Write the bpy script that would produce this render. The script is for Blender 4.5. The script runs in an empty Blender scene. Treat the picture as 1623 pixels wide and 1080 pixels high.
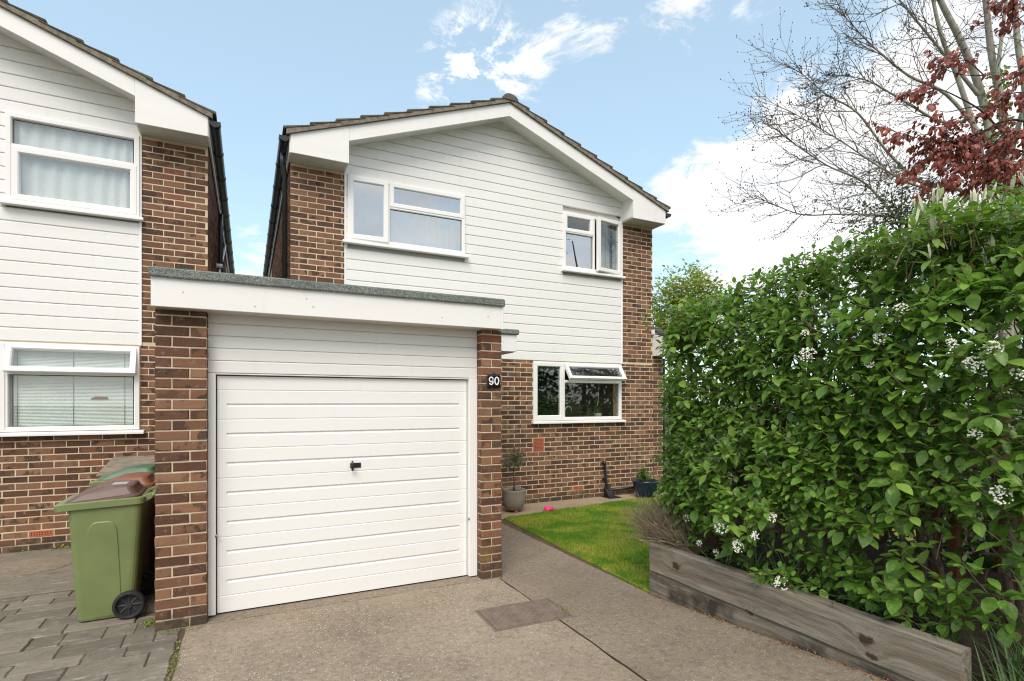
import bpy, math, random
import numpy as np
from mathutils import Vector, Matrix, noise as mnoise

random.seed(7)
RNG = np.random.default_rng(7)
R = math.radians
sc = bpy.context.scene
C = sc.collection

# ------------------------------------------------------------------ camera, sky, sun, exposure
CAM_H, YAW, FPX = 1.68, R(26.3), 848.0
cam = bpy.data.cameras.new('camera')
cam.sensor_width = 36.0
cam.lens = FPX / 1623 * 36.0
cam.shift_y = 97.0 / 1623
cam.clip_start, cam.clip_end = 0.05, 2000
camo = bpy.data.objects.new('camera', cam)
camo.location = (0, 0, CAM_H)
camo.rotation_euler = (R(90), 0, -YAW)
C.objects.link(camo)
sc.camera = camo

SUN_EL, SUN_AZ = 50.0, 212.0        # compass style: 0 = +Y, 90 = +X
SKY_STRENGTH, SUN_STRENGTH, EXPOSURE = 0.15, 1.5, 1.00
_S, _C = math.sin(YAW), math.cos(YAW)


def ray(px, py):
    r = (px - 811.5) / FPX
    return Vector((_S + _C * r, _C - _S * r, (637 - py) / FPX))


def at_t(px, py, t):
    d = ray(px, py)
    return Vector((d.x * t, d.y * t, d.z * t + CAM_H))


def at_ground(px, py, z=0.0):
    d = ray(px, py)
    t = (z - CAM_H) / d.z
    return Vector((d.x * t, d.y * t, z))


def project(p):
    f = p[0] * _S + p[1] * _C
    if f < 0.1:
        return None
    r = p[0] * _C - p[1] * _S
    return 811.5 + FPX * r / f, 637 - FPX * (p[2] - CAM_H) / f, f


class NT:
    """small helper to write node trees"""
    def __init__(self, tree):
        self.t = tree
        tree.nodes.clear()

    def n(self, kind, **kw):
        nd = self.t.nodes.new(kind)
        for k, v in kw.items():
            if k == 'ins':
                for a, b in v.items():
                    self.set(nd.inputs[a], b)
            else:
                setattr(nd, k, v)
        return nd

    def set(self, sock, v):
        if isinstance(v, bpy.types.NodeSocket):
            self.t.links.new(v, sock)
        elif isinstance(v, (tuple, list)) and len(v) == 3 and sock.type == 'RGBA':
            sock.default_value = (*v, 1)
        else:
            sock.default_value = v

    def math(self, op, a, b=None, c=None, clamp=False):
        nd = self.n('ShaderNodeMath', operation=op, use_clamp=clamp)
        for i, v in enumerate((a, b, c)):
            if v is not None:
                self.set(nd.inputs[i], v)
        return nd.outputs[0]

    def vmath(self, op, a, b=None):
        nd = self.n('ShaderNodeVectorMath', operation=op)
        self.set(nd.inputs[0], a)
        if b is not None:
            self.set(nd.inputs[1], b)
        return nd.outputs['Value'] if op in ('DOT_PRODUCT', 'LENGTH', 'DISTANCE') else nd.outputs[0]

    def noise(self, vec, scale, detail=3, rough=.55, dist=0.0):
        nd = self.n('ShaderNodeTexNoise')
        self.set(nd.inputs['Vector'], vec)
        nd.inputs['Scale'].default_value = scale
        nd.inputs['Detail'].default_value = detail
        nd.inputs['Roughness'].default_value = rough
        nd.inputs['Distortion'].default_value = dist
        return nd.outputs['Fac']

    def voronoi(self, vec, scale, feature='F1', out='Distance', rnd=1.0):
        nd = self.n('ShaderNodeTexVoronoi', feature=feature)
        self.set(nd.inputs['Vector'], vec)
        nd.inputs['Scale'].default_value = scale
        nd.inputs['Randomness'].default_value = rnd
        return nd.outputs[out]

    def ramp(self, fac, stops, interp='LINEAR'):
        nd = self.n('ShaderNodeValToRGB')
        nd.color_ramp.interpolation = interp
        el = nd.color_ramp.elements
        while len(el) < len(stops):
            el.new(0.5)
        for e, (p, c) in zip(el, stops):
            e.position = p
            e.color = (*c, 1) if isinstance(c, (tuple, list)) else (c, c, c, 1)
        self.set(nd.inputs[0], fac)
        return nd.outputs[0]

    def mix(self, fac, a, b, mode='MIX'):
        nd = self.n('ShaderNodeMix', data_type='RGBA', blend_type=mode)
        self.set(nd.inputs[0], fac)
        self.set(nd.inputs[6], a)
        self.set(nd.inputs[7], b)
        return nd.outputs[2]

    def maprange(self, v, a, b, c=0.0, d=1.0, smooth=False):
        nd = self.n('ShaderNodeMapRange', interpolation_type='SMOOTHSTEP' if smooth else 'LINEAR')
        self.set(nd.inputs[0], v)
        for i, x in enumerate((a, b, c, d)):
            nd.inputs[i + 1].default_value = x
        return nd.outputs[0]

    def scale(self, vec, s):
        return self.vmath('MULTIPLY', vec, s)


world = bpy.data.worlds.new('World')
sc.world = world
world.use_nodes = True
w = NT(world.node_tree)
w_dir = w.n('ShaderNodeTexCoord').outputs['Generated']
sky = w.n('ShaderNodeTexSky', sky_type='NISHITA')
sky.sun_disc = False
sky.sun_elevation = R(SUN_EL)
sky.sun_rotation = R(SUN_AZ)
sky.altitude = 50
sky.air_density = 1.0
sky.dust_density = 1.2
sky.ozone_density = 1.6
sep = w.n('ShaderNodeSeparateXYZ')
w.set(sep.inputs[0], w_dir)
den = w.math('ADD', w.math('MAXIMUM', sep.outputs[2], 0.0), 0.22)
comb = w.n('ShaderNodeCombineXYZ')
w.set(comb.inputs[0], w.math('DIVIDE', sep.outputs[0], den))
w.set(comb.inputs[1], w.math('DIVIDE', sep.outputs[1], den))
comb.inputs[2].default_value = 3.7
cl = w.noise(comb.outputs[0], 1.5, 12, .62, .35)
fine_cl = w.noise(comb.outputs[0], 6.5, 8, .65, .2)
val = w.math('MULTIPLY_ADD', w.math('SUBTRACT', fine_cl, .5), .95, w.math('MULTIPLY_ADD', w.math('SUBTRACT', cl, .5), 2.3, .02))
ragged = w.maprange(w.noise(comb.outputs[0], 4.2, 10, .68, .5), .36, .64, .05, 1.75)
for (px, py, wid, wt) in ((770, 110, 5, .58), (690, 130, 5, .66), (820, 75, 5, .56), (1010, 15, 5, .62), (1110, 30, 4, .55), (930, 15, 3.5, .5),
                          (1190, 300, 7, .60), (1290, 330, 8, .60), (1110, 350, 6, .40), (1240, 130, 3, .50), (1490, 120, 9, .62), (1570, 270, 11, .65),
                          (1390, 260, 5, .45), (1200, 0, 2, .35), (40, 60, 15, -.55), (420, 90, 17, -.65), (560, 200, 10, -.45), (900, 170, 9, -.6), (1040, 130, 7, -.45),
                          (1160, 100, 5, -.45), (1330, 80, 5, -.45), (1330, 170, 4, -.2), (390, 410, 6, .5), (310, 60, 10, -.3)):
    dv = ray(px, py).normalized()
    dt = w.vmath('DOT_PRODUCT', w.vmath('NORMALIZE', w_dir), tuple(dv))
    g = w.maprange(dt, math.cos(R(wid * 1.5)), 1.0, 0, 1, True)
    val = w.math('MULTIPLY_ADD', w.math('MULTIPLY', g, ragged) if wt > 0 and px < 1260 else g, wt, val)
sepn = w.n('ShaderNodeSeparateXYZ')
w.set(sepn.inputs[0], w.vmath('NORMALIZE', w_dir))
val = w.math('MULTIPLY_ADD', w.maprange(sepn.outputs[1], .25, -.5, 0, 1, True), .50, val)      # more cloud on the side the window panes mirror
cmask = w.maprange(val, -.02, .72, 0, 1, True)
shade = w.noise(comb.outputs[0], 3.2, 8, .62)
ccol = w.ramp(shade, [(.34, (3.05, 3.15, 3.3)), (.60, (4.15, 4.12, 4.05))])
skycol = w.mix(1.0, sky.outputs[0], (.95, .98, .86), 'MULTIPLY')
haze = w.mix(.42, skycol, (2.6, 3.3, 3.7))
col = w.mix(w.math('MULTIPLY', cmask, .95), haze, ccol)
bg = w.n('ShaderNodeBackground')
w.set(bg.inputs[0], col)
bg.inputs[1].default_value = SKY_STRENGTH
wo = w.n('ShaderNodeOutputWorld')
w.set(wo.inputs[0], bg.outputs[0])

sl = bpy.data.lights.new('sun', 'SUN')
sl.energy = SUN_STRENGTH
sl.angle = R(34)
sl.color = (1.0, .92, .84)
sun = bpy.data.objects.new('sun', sl)
sd = Vector((math.sin(R(SUN_AZ)) * math.cos(R(SUN_EL)), math.cos(R(SUN_AZ)) * math.cos(R(SUN_EL)), math.sin(R(SUN_EL))))
sun.rotation_euler = sd.to_track_quat('Z', 'Y').to_euler()
sun.location = sd * 40
C.objects.link(sun)

vs = sc.view_settings
vs.view_transform = 'Standard'
vs.look = 'None'
vs.gamma = 1.0
vs.use_curve_mapping = False
vs.exposure = EXPOSURE
sc.cycles.use_denoising = True
sc.cycles.filter_width = 1.15
sc.cycles.max_bounces = 8
sc.cycles.transparent_max_bounces = 12
sc.cycles.sample_clamp_indirect = 8

# ------------------------------------------------------------------ materials
MAT = {}


def mat(name):
    def deco(fn):
        m = bpy.data.materials.new(name)
        m.use_nodes = True
        t = NT(m.node_tree)
        out = t.n('ShaderNodeOutputMaterial')
        res = fn(t)
        t.set(out.inputs[0], res)
        MAT[name] = m
        return fn
    return deco


def principled(t, color, rough=.6, bump=None, bstr=.3, bdist=.01, spec=.5, metal=0.0, **kw):
    p = t.n('ShaderNodeBsdfPrincipled')
    t.set(p.inputs['Base Color'], color)
    t.set(p.inputs['Roughness'], rough)
    t.set(p.inputs['Specular IOR Level'], spec)
    t.set(p.inputs['Metallic'], metal)
    if bump is not None:
        b = t.n('ShaderNodeBump')
        b.inputs['Strength'].default_value = bstr
        b.inputs['Distance'].default_value = bdist
        t.set(b.inputs['Height'], bump)
        t.set(p.inputs['Normal'], b.outputs[0])
    for k, v in kw.items():
        t.set(p.inputs[k], v)
    return p.outputs[0]


def pos(t):
    return t.n('ShaderNodeNewGeometry').outputs['Position']


def rnd(t):
    a = t.n('ShaderNodeObjectInfo').outputs['Random']
    b = t.n('ShaderNodeNewGeometry').outputs['Random Per Island']
    return t.math('FRACT', t.math('ADD', a, b))


def simple(name, color, rough=.6, var=.12, scale=6.0, bump=.0, spec=.5, metal=0.0):
    @mat(name)
    def _(t):
        p = pos(t)
        n = t.noise(p, scale, 5, .6)
        c0 = tuple(c * (1 - var) for c in color)
        c1 = tuple(min(1, c * (1 + var)) for c in color)
        col = t.ramp(n, [(.3, c0), (.7, c1)])
        return principled(t, col, rough, t.noise(p, scale * 12, 4) if bump else None, bump, .004, spec, metal)


@mat('brick')
def _(t):
    p = pos(t)
    r = rnd(t)
    r2 = t.math('FRACT', t.math('MULTIPLY', r, 17.31))
    base = t.ramp(r, [(0, (.092, .046, .029)), (.2, (.128, .062, .038)), (.42, (.172, .084, .049)), (.65, (.215, .110, .064)), (.85, (.27, .150, .088)), (1, (.24, .098, .052))])
    off = t.n('ShaderNodeCombineXYZ')
    t.set(off.inputs[0], t.math('MULTIPLY', r2, 40))
    t.set(off.inputs[1], t.math('MULTIPLY', r, 40))
    pv = t.vmath('ADD', p, off.outputs[0])
    blotch = t.noise(pv, 9, 3, .5)
    dark = t.math('MULTIPLY', t.maprange(blotch, .50, .58, 0, 1, True), t.maprange(r2, .2, .6, .15, .85))
    c = t.mix(dark, base, (.060, .038, .030))
    fine = t.noise(pv, 170, 4, .7)
    c = t.mix(t.maprange(fine, .58, .72, 0, .55), c, (.34, .25, .18))
    c = t.mix(t.maprange(fine, .42, .30, 0, .6), c, (.04, .024, .018))
    smear = t.noise(pv, 28, 3, .6)
    c = t.mix(t.maprange(smear, .60, .78, 0, .5), c, (.42, .33, .24))
    sp = t.n('ShaderNodeSeparateXYZ')
    t.set(sp.inputs[0], p)
    moss = t.math('MULTIPLY', t.maprange(sp.outputs[2], .42, .05, 0, 1, True), t.maprange(t.noise(p, 5, 3), .52, .68, 0, 1, True))
    c = t.mix(t.math('MULTIPLY', moss, .55), c, (.30, .22, .055))
    grime = t.math('MULTIPLY', t.maprange(sp.outputs[2], .15, .05, 0, 1, True), t.maprange(t.noise(p, 7, 4), .35, .55, .3, 1))
    c = t.mix(t.math('MULTIPLY', grime, .7), c, (.055, .048, .036))
    h = t.math('ADD', fine, t.math('MULTIPLY', t.noise(pv, 45, 3), .8))
    return principled(t, c, .88, h, .75, .005, .25)


@mat('mortar')
def _(t):
    p = pos(t)
    n = t.noise(p, 4, 4, .6)
    c = t.ramp(n, [(.3, (.56, .45, .31)), (.7, (.74, .62, .45))])
    g = t.noise(p, 260, 2)
    c = t.mix(t.maprange(g, .45, .70, 0, .30), c, (.34, .26, .18))
    sp = t.n('ShaderNodeSeparateXYZ')
    t.set(sp.inputs[0], p)
    c = t.mix(t.math('MULTIPLY', t.maprange(sp.outputs[2], .22, .02, 0, .75, True), t.maprange(t.noise(p, 9, 3), .35, .6, 0, 1)), c, (.10, .085, .06))
    return principled(t, c, .95, g, .6, .004, .15)


def white_plastic(name, base, rough, dirt=.10, grain=False):
    @mat(name)
    def _(t):
        p = pos(t)
        st = t.scale(p, (.35, .35, 2.2))
        n = t.noise(st, 2.4, 5, .6)
        c = t.mix(t.maprange(n, .45, .8, 0, dirt), base, (.50, .48, .42))
        v = t.noise(t.scale(p, (3.2, 3.2, .7)), 3.0, 5, .65)
        c = t.mix(t.maprange(v, .58, .82, 0, dirt * 1.6), c, (.46, .43, .36))
        spk = t.noise(p, 60, 2)
        c = t.mix(t.maprange(spk, .73, .80, 0, dirt * 2), c, (.3, .28, .24))
        hg = t.noise(t.scale(p, (14, 14, 130)), 1.4, 4, .6) if grain else t.noise(p, 7, 3)
        return principled(t, c, rough, hg, .16 if grain else .10, .004, .4)


white_plastic('cladding_white', (.81, .80, .775), .42, .10, True)
white_plastic('upvc_white', (.83, .82, .80), .28, .05)
white_plastic('fascia_white', (.81, .80, .775), .33, .13)
white_plastic('door_white', (.82, .815, .795), .36, .07, True)

simple('black_plastic', (.016, .016, .018), .32, .3, 20)
simple('gasket', (.02, .02, .02), .7)
simple('bin_green', (.178, .222, .086), .42, .10, 5, .05)
simple('bin_lid_brown', (.115, .062, .048), .45, .15, 6, .05)
simple('bin_orange', (.21, .075, .035), .5, .15, 6, .05)
simple('bin_dark_green', (.065, .145, .075), .45, .15, 6, .05)
simple('bin_brown', (.105, .045, .028), .5, .15, 6, .05)
simple('rubber', (.014, .014, .015), .75, .3, 30, .2)
simple('wheel_plastic', (.03, .03, .033), .5, .3, 30)
simple('terracotta', (.44, .125, .06), .8, .18, 30, .3)
simple('hole_dark', (.01, .007, .006), .95)
simple('pot_stone', (.235, .205, .165), .75, .10, 14, .25)
simple('pot_blue', (.012, .028, .06), .18, .5, 12)
simple('pink', (.82, .02, .22), .35, .06)
simple('chrome', (.7, .7, .7), .15, .03, 5, 0, .5, 1.0)
simple('soil', (.045, .030, .020), .95, .5, 25, .9)
simple('bark', (.135, .10, .075), .9, .35, 14, .7)
simple('bark_pale', (.33, .31, .25), .9, .30, 9, .5)
simple('bark_dark', (.055, .045, .042), .9, .3, 14, .5)
simple('twig', (.19, .13, .09), .85, .35, 8)
simple('twig_ash', (.16, .125, .095), .85, .35, 5)
simple('bud', (.030, .020, .020), .85, .3, 20)
simple('flower', (.74, .73, .62), .8, .14, 60)
simple('shoot_white', (.55, .56, .40), .75, .15, 30)
simple('bench_wood', (.17, .062, .032), .7, .3, 12, .4)
simple('weathered_board', (.23, .195, .15), .9, .3, 8, .6)
simple('plaster', (.62, .60, .55), .9, .05)
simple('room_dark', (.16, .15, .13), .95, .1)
simple('cupboard', (.20, .225, .18), .5, .06)
simple('blind_white', (.80, .84, .80), .6, .05)
simple('brown_card', (.22, .105, .035), .85, .3, 30)
simple('number_black', (.010, .010, .011), .2, .2)
simple('number_white', (.85, .85, .85), .4, .02)
simple('verge_mortar', (.205, .175, .135), .95, .45, 16, .8)
simple('steel', (.5, .5, .5), .3, .1, 30, 0, .5, 1.0)
simple('scuff', (.42, .41, .38), .8, .2, 80)


@mat('soffit')
def _(t):
    p = pos(t)
    c = t.ramp(t.noise(p, 3, 3), [(.3, (.56, .53, .47)), (.7, (.66, .63, .57))])
    return principled(t, c, .6)


@mat('felt')
def _(t):
    p = pos(t)
    g = t.voronoi(p, 190, 'F1', 'Color')
    sp = t.n('ShaderNodeSeparateColor')
    t.set(sp.inputs[0], g)
    c = t.ramp(sp.outputs[0], [(0, (.08, .093, .083)), (.5, (.175, .20, .18)), (.85, (.25, .28, .25)), (1, (.40, .43, .39))])
    c = t.mix(t.maprange(t.noise(p, 5, 4), .45, .75, 0, .5), c, (.075, .085, .07))
    return principled(t, c, .95, t.voronoi(p, 190), .8, .004, .2)


@mat('roof_tile')
def _(t):
    p = pos(t)
    r = rnd(t)
    c = t.ramp(r, [(0, (.075, .067, .060)), (.5, (.11, .098, .085)), (1, (.145, .128, .108))])
    n = t.noise(p, 16, 5, .65)
    c = t.mix(t.maprange(n, .48, .72, 0, .7), c, (.185, .165, .12))
    l = t.noise(p, 55, 3)
    c = t.mix(t.maprange(l, .62, .72, 0, .6), c, (.27, .255, .20))
    return principled(t, c, .95, t.noise(p, 90, 4, .7), .9, .006, .15)


def concrete(name, c0, c1, agg, amount, crack_dark=.5):
    @mat(name)
    def _(t):
        p = pos(t)
        big = t.noise(p, .9, 5, .6)
        c = t.ramp(big, [(.32, c0), (.68, c1)])
        stain = t.noise(t.vmath('ADD', p, (7.3, 2.2, 0)), 1.7, 5, .62, .4)
        c = t.mix(t.maprange(stain, .54, .74, 0, crack_dark), c, tuple(x * .50 for x in c0))
        warm = t.noise(t.vmath('ADD', p, (3.3, 9.2, 0)), 2.2, 4, .6)
        c = t.mix(t.maprange(warm, .62, .80, 0, .30), c, (.20, .135, .06))
        mid = t.noise(p, 24, 4, .7)
        c = t.mix(t.maprange(mid, .50, .32, 0, .55), c, tuple(x * .45 for x in c0))
        c = t.mix(t.maprange(mid, .56, .74, 0, .45), c, tuple(min(1, x * 1.35) for x in c1))
        cellc = t.voronoi(p, 78, 'F1', 'Color')
        celld = t.voronoi(p, 78, 'F1', 'Distance')
        s = t.n('ShaderNodeSeparateColor')
        t.set(s.inputs[0], cellc)
        ac = t.ramp(s.outputs[0], [(0, (.07, .058, .045)), (.25, (.17, .14, .105)), (.55, (.32, .25, .17)), (.8, (.45, .39, .31)), (.93, (.70, .67, .60)), (1, (.8, .78, .72))])
        patch = t.maprange(t.noise(p, 1.3, 4, .6), .35, .65, .45, 1.0)
        inside = t.maprange(celld, .42, .30, 0, 1)
        pick = t.maprange(s.outputs[1], .25, .35, 0, 1)
        c = t.mix(t.math('MULTIPLY', t.math('MULTIPLY', t.math('MULTIPLY', inside, pick), patch), amount), c, ac)
        fine = t.noise(p, 210, 3, .75)
        c = t.mix(t.maprange(fine, .44, .30, 0, .55), c, (.060, .050, .040))
        c = t.mix(t.maprange(fine, .58, .72, 0, .45), c, (.50, .43, .33))
        h = t.math('ADD', t.math('MULTIPLY', celld, -.9), t.math('MULTIPLY', fine, .7))
        return principled(t, c, .92, h, .55, .006, .25)


concrete('concrete_drive', (.225, .180, .130), (.355, .290, .215), 1, .8)
concrete('concrete_path', (.205, .165, .122), (.29, .237, .176), 1, .45)
concrete('concrete_strip', (.31, .23, .15), (.43, .33, .225), 1, .45, .3)


@mat('imprint_stone')
def _(t):
    p = pos(t)
    r = rnd(t)
    c = t.ramp(r, [(0, (.15, .13, .10)), (.5, (.195, .17, .133)), (1, (.25, .218, .17))])
    s = t.noise(t.scale(p, (1, 1.35, 1)), 8, 8, .75, .3)
    c = t.mix(t.maprange(s, .55, .70, 0, .8), c, (.36, .325, .26))
    st2 = t.noise(t.scale(p, (.5, 3.0, 1)), 7, 6, .72, .5)
    c = t.mix(t.maprange(st2, .58, .70, 0, .75), c, (.46, .42, .34))
    c = t.mix(t.maprange(s, .46, .28, 0, .75), c, (.062, .054, .043))
    f = t.noise(p, 230, 3, .7)
    c = t.mix(t.maprange(f, .60, .72, 0, .5), c, (.40, .37, .31))
    c = t.mix(t.maprange(f, .42, .30, 0, .6), c, (.035, .03, .024))
    h = t.math('ADD', t.math('MULTIPLY', f, .4), t.noise(t.scale(p, (1, 2.5, 1)), 14, 6, .7))
    return principled(t, c, .9, h, .9, .010, .25)


@mat('joint_dirt')
def _(t):
    p = pos(t)
    c = t.ramp(t.noise(p, 6, 5), [(.3, (.05, .036, .026)), (.6, (.115, .075, .048)), (.8, (.13, .11, .08))])
    return principled(t, c, .95, t.noise(p, 120, 3), .6, .006)


@mat('iron_cover')
def _(t):
    p = pos(t)
    c = t.ramp(t.noise(p, 9, 5, .65), [(.3, (.135, .10, .078)), (.7, (.23, .178, .138))])
    return principled(t, c, .75, t.noise(p, 150, 3), .4, .003, .4)


def glass_mat(name, refl, tint):
    @mat(name)
    def _(t):
        fr = t.n('ShaderNodeFresnel')
        fr.inputs[0].default_value = 1.5
        tr = t.n('ShaderNodeBsdfTransparent')
        tr.inputs[0].default_value = (*tint, 1)
        gl = t.n('ShaderNodeBsdfGlossy')
        gl.inputs[0].default_value = (.95, .97, 1, 1)
        gl.inputs['Roughness'].default_value = .0
        b = t.n('ShaderNodeBump')
        b.inputs['Strength'].default_value = .03
        b.inputs['Distance'].default_value = .02
        t.set(b.inputs['Height'], t.noise(pos(t), 1.6, 2))
        t.set(gl.inputs['Normal'], b.outputs[0])
        m = t.n('ShaderNodeMixShader')
        front = t.math('SUBTRACT', 1.0, t.n('ShaderNodeNewGeometry').outputs['Backfacing'])      # one mirror layer per pane
        t.set(m.inputs[0], t.math('MULTIPLY', t.math('MULTIPLY_ADD', fr.outputs[0], 1.6, refl, clamp=True), front))
        t.set(m.inputs[1], tr.outputs[0])
        t.set(m.inputs[2], gl.outputs[0])
        return m.outputs[0]


glass_mat('glass', .07, (.95, .97, .96))
glass_mat('glass_coated', .42, (.75, .82, .82))


@mat('curtain')
def _(t):
    p = pos(t)
    lace = t.noise(p, 38, 4, .7)
    c = t.mix(t.maprange(lace, .45, .65, 0, .35), (.90, .91, .92), (.66, .73, .78))
    d = t.n('ShaderNodeBsdfDiffuse')
    t.set(d.inputs[0], c)
    tl = t.n('ShaderNodeBsdfTranslucent')
    tl.inputs[0].default_value = (.8, .82, .84, 1)
    m = t.n('ShaderNodeMixShader')
    m.inputs[0].default_value = .25
    t.set(m.inputs[1], d.outputs[0])
    t.set(m.inputs[2], tl.outputs[0])
    return m.outputs[0]


def leaf_mat(name, stops, trans=.28, rough=.42, back=1.5, spec=.45):
    @mat(name)
    def _(t):
        g = t.n('ShaderNodeNewGeometry')
        r = rnd(t)
        c = t.ramp(r, stops)
        p = g.outputs['Position']
        c = t.mix(t.maprange(t.noise(p, 60, 3), .4, .7, 0, .25), c, tuple(min(1, x * 1.7) for x in stops[-1][1]))
        under = t.mix(.35, c, (.30, .34, .22))
        cc = t.mix(t.math('MULTIPLY', g.outputs['Backfacing'], .7), c, under)
        pb = principled(t, cc, rough, t.noise(p, 90, 3), .25, .003, spec)
        tl = t.n('ShaderNodeBsdfTranslucent')
        t.set(tl.inputs[0], t.mix(1.0, c, (1.5, 1.7, .7), 'MULTIPLY'))
        m = t.n('ShaderNodeMixShader')
        m.inputs[0].default_value = trans
        t.set(m.inputs[1], pb)
        t.set(m.inputs[2], tl.outputs[0])
        return m.outputs[0]


leaf_mat('leaf_hedge', [(0, (.058, .125, .018)), (.5, (.098, .200, .027)), (.85, (.150, .27, .038)), (1, (.21, .33, .06))])
leaf_mat('leaf_lance', [(0, (.06, .14, .03)), (.6, (.12, .22, .05)), (1, (.24, .33, .09))])
leaf_mat('leaf_old', [(0, (.45, .16, .02)), (1, (.55, .25, .03))])
leaf_mat('leaf_purple', [(0, (.095, .022, .020)), (.5, (.17, .036, .028)), (.85, (.27, .055, .035)), (1, (.36, .10, .05))], .30)
leaf_mat('leaf_holly', [(0, (.03, .05, .025)), (.6, (.06, .085, .04)), (1, (.12, .13, .07))], .2)
leaf_mat('leaf_yellow', [(0, (.14, .19, .03)), (.6, (.24, .29, .055)), (1, (.36, .38, .10))], .35)
leaf_mat('leaf_olive', [(0, (.085, .095, .055)), (.6, (.16, .17, .10)), (1, (.27, .27, .19))], .2)
leaf_mat('leaf_bright', [(0, (.06, .16, .03)), (1, (.16, .30, .06))], .3)
leaf_mat('leaf_ivy', [(0, (.06, .13, .03)), (1, (.16, .26, .06))], .3)
leaf_mat('leaf_strap', [(0, (.045, .11, .022)), (.7, (.09, .19, .04)), (1, (.20, .27, .10))], .3)
leaf_mat('leaf_phormium', [(0, (.16, .17, .05)), (.5, (.28, .22, .09)), (1, (.34, .14, .06))], .25)
leaf_mat('leaf_dark', [(0, (.018, .045, .014)), (1, (.045, .095, .024))], .25)
leaf_mat('lavender_grey', [(0, (.095, .085, .055)), (.6, (.16, .135, .085)), (1, (.17, .19, .085))], .1, .8)
leaf_mat('weed', [(0, (.10, .17, .03)), (1, (.25, .30, .06))], .3)


@mat('grass_blade')
def _(t):
    p = pos(t)
    r = rnd(t)
    c = t.ramp(r, [(0, (.11, .20, .02)), (.5, (.21, .315, .034)), (.85, (.31, .40, .06)), (1, (.46, .43, .14))])
    pt = t.noise(p, 1.9, 4, .6)
    c = t.mix(t.maprange(pt, .55, .42, 0, .75, True), c, (.085, .235, .016))
    c = t.mix(t.maprange(pt, .55, .72, 0, .55, True), c, (.34, .36, .06))
    d = principled(t, c, .6, spec=.25)
    tl = t.n('ShaderNodeBsdfTranslucent')
    t.set(tl.inputs[0], c)
    m = t.n('ShaderNodeMixShader')
    m.inputs[0].default_value = .3
    t.set(m.inputs[1], d)
    t.set(m.inputs[2], tl.outputs[0])
    return m.outputs[0]


@mat('turf_soil')
def _(t):
    p = pos(t)
    pt = t.noise(p, 1.9, 4, .6)
    c = t.ramp(pt, [(.40, (.09, .21, .02)), (.55, (.25, .30, .035)), (.75, (.38, .35, .07))])
    c = t.mix(t.maprange(t.noise(p, 70, 3), .5, .7, 0, .6), c, (.075, .065, .022))
    return principled(t, c, .95, t.noise(p, 60, 4), .9, .02, .1)


@mat('sleeper_wood')
def _(t):
    p = pos(t)
    sp = t.n('ShaderNodeSeparateXYZ')
    t.set(sp.inputs[0], p)
    warp = t.vmath('ADD', t.scale(p, (9, .55, 9)), t.scale(t.n('ShaderNodeCombineXYZ', ins={2: t.noise(p, 1.1, 2)}).outputs[0], (0, 0, .8)))
    dk = None
    for ky, kz, kr in ((3.33, .335, .045), (2.62, .20, .03), (1.83, .33, .045), (1.80, .25, .03)):
        dd = t.math('MULTIPLY_ADD', t.math('SUBTRACT', t.noise(p, 30, 3), .5), .055, t.vmath('DISTANCE', t.scale(p, (1, .75, 1.15)), (3.15, ky * .75, kz * 1.15)))
        e = t.maprange(dd, kr * .45, kr, 1, 0, True)
        dk = e if dk is None else t.math('MAXIMUM', dk, e)
        warp = t.vmath('ADD', warp, t.scale(t.n('ShaderNodeCombineXYZ', ins={2: t.maprange(dd, 0, kr * 3.2, 1, 0, True)}).outputs[0], (0, 0, .55)))
    g = t.noise(warp, 3.4, 8, .68)
    c = t.ramp(g, [(.30, (.085, .07, .052)), (.45, (.19, .163, .126)), (.60, (.27, .238, .19)), (.75, (.36, .325, .265))])
    c = t.mix(t.maprange(t.noise(t.scale(p, (3, .8, 6)), 2, 4), .5, .72, 0, .55), c, (.13, .085, .05))
    c = t.mix(dk, c, (.065, .038, .022))
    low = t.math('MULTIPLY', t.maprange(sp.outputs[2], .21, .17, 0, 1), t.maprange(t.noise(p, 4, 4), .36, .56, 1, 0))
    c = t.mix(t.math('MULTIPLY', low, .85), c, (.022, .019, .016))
    f = t.noise(t.scale(p, (60, 2.5, 60)), 1.5, 5, .7)
    c = t.mix(t.maprange(f, .40, .30, 0, .7), c, (.04, .03, .022))
    return principled(t, c, .9, t.math('ADD', g, t.math('MULTIPLY', f, .8)), .7, .01, .2)


@mat('asphalt')
def _(t):
    p = pos(t)
    return principled(t, t.ramp(t.noise(p, 60, 4), [(.3, (.035, .035, .035)), (.7, (.075, .073, .07))]), .9, t.noise(p, 200, 3), .5, .005)


@mat('earth')
def _(t):
    p = pos(t)
    return principled(t, t.ramp(t.noise(p, 1.5, 5), [(.3, (.045, .05, .02)), (.7, (.08, .085, .035))]), .95)


# ------------------------------------------------------------------ mesh and object helpers
WLOC = {}


def wl(o):
    return WLOC.get(o.name, Vector((0, 0, 0))) if o is not None else Vector((0, 0, 0))


def tag(o, label=None, cat=None, group=None, kind=None):
    if label: o['label'] = label
    if cat: o['category'] = cat
    if group: o['group'] = group
    if kind: o['kind'] = kind
    return o


def empty(name, loc, label, cat, group=None):
    o = bpy.data.objects.new(name, None)
    o.empty_display_size = .2
    C.objects.link(o)
    o.location = loc
    WLOC[o.name] = Vector(loc)
    return tag(o, label, cat, group)


def link(name, me, loc, parent=None, rot=None):
    o = bpy.data.objects.new(name, me)
    C.objects.link(o)
    if parent is not None:
        o.parent = parent
    o.location = Vector(loc) - wl(parent)
    if rot is not None:
        o.rotation_euler = rot
    WLOC[o.name] = Vector(loc)
    return o


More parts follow.
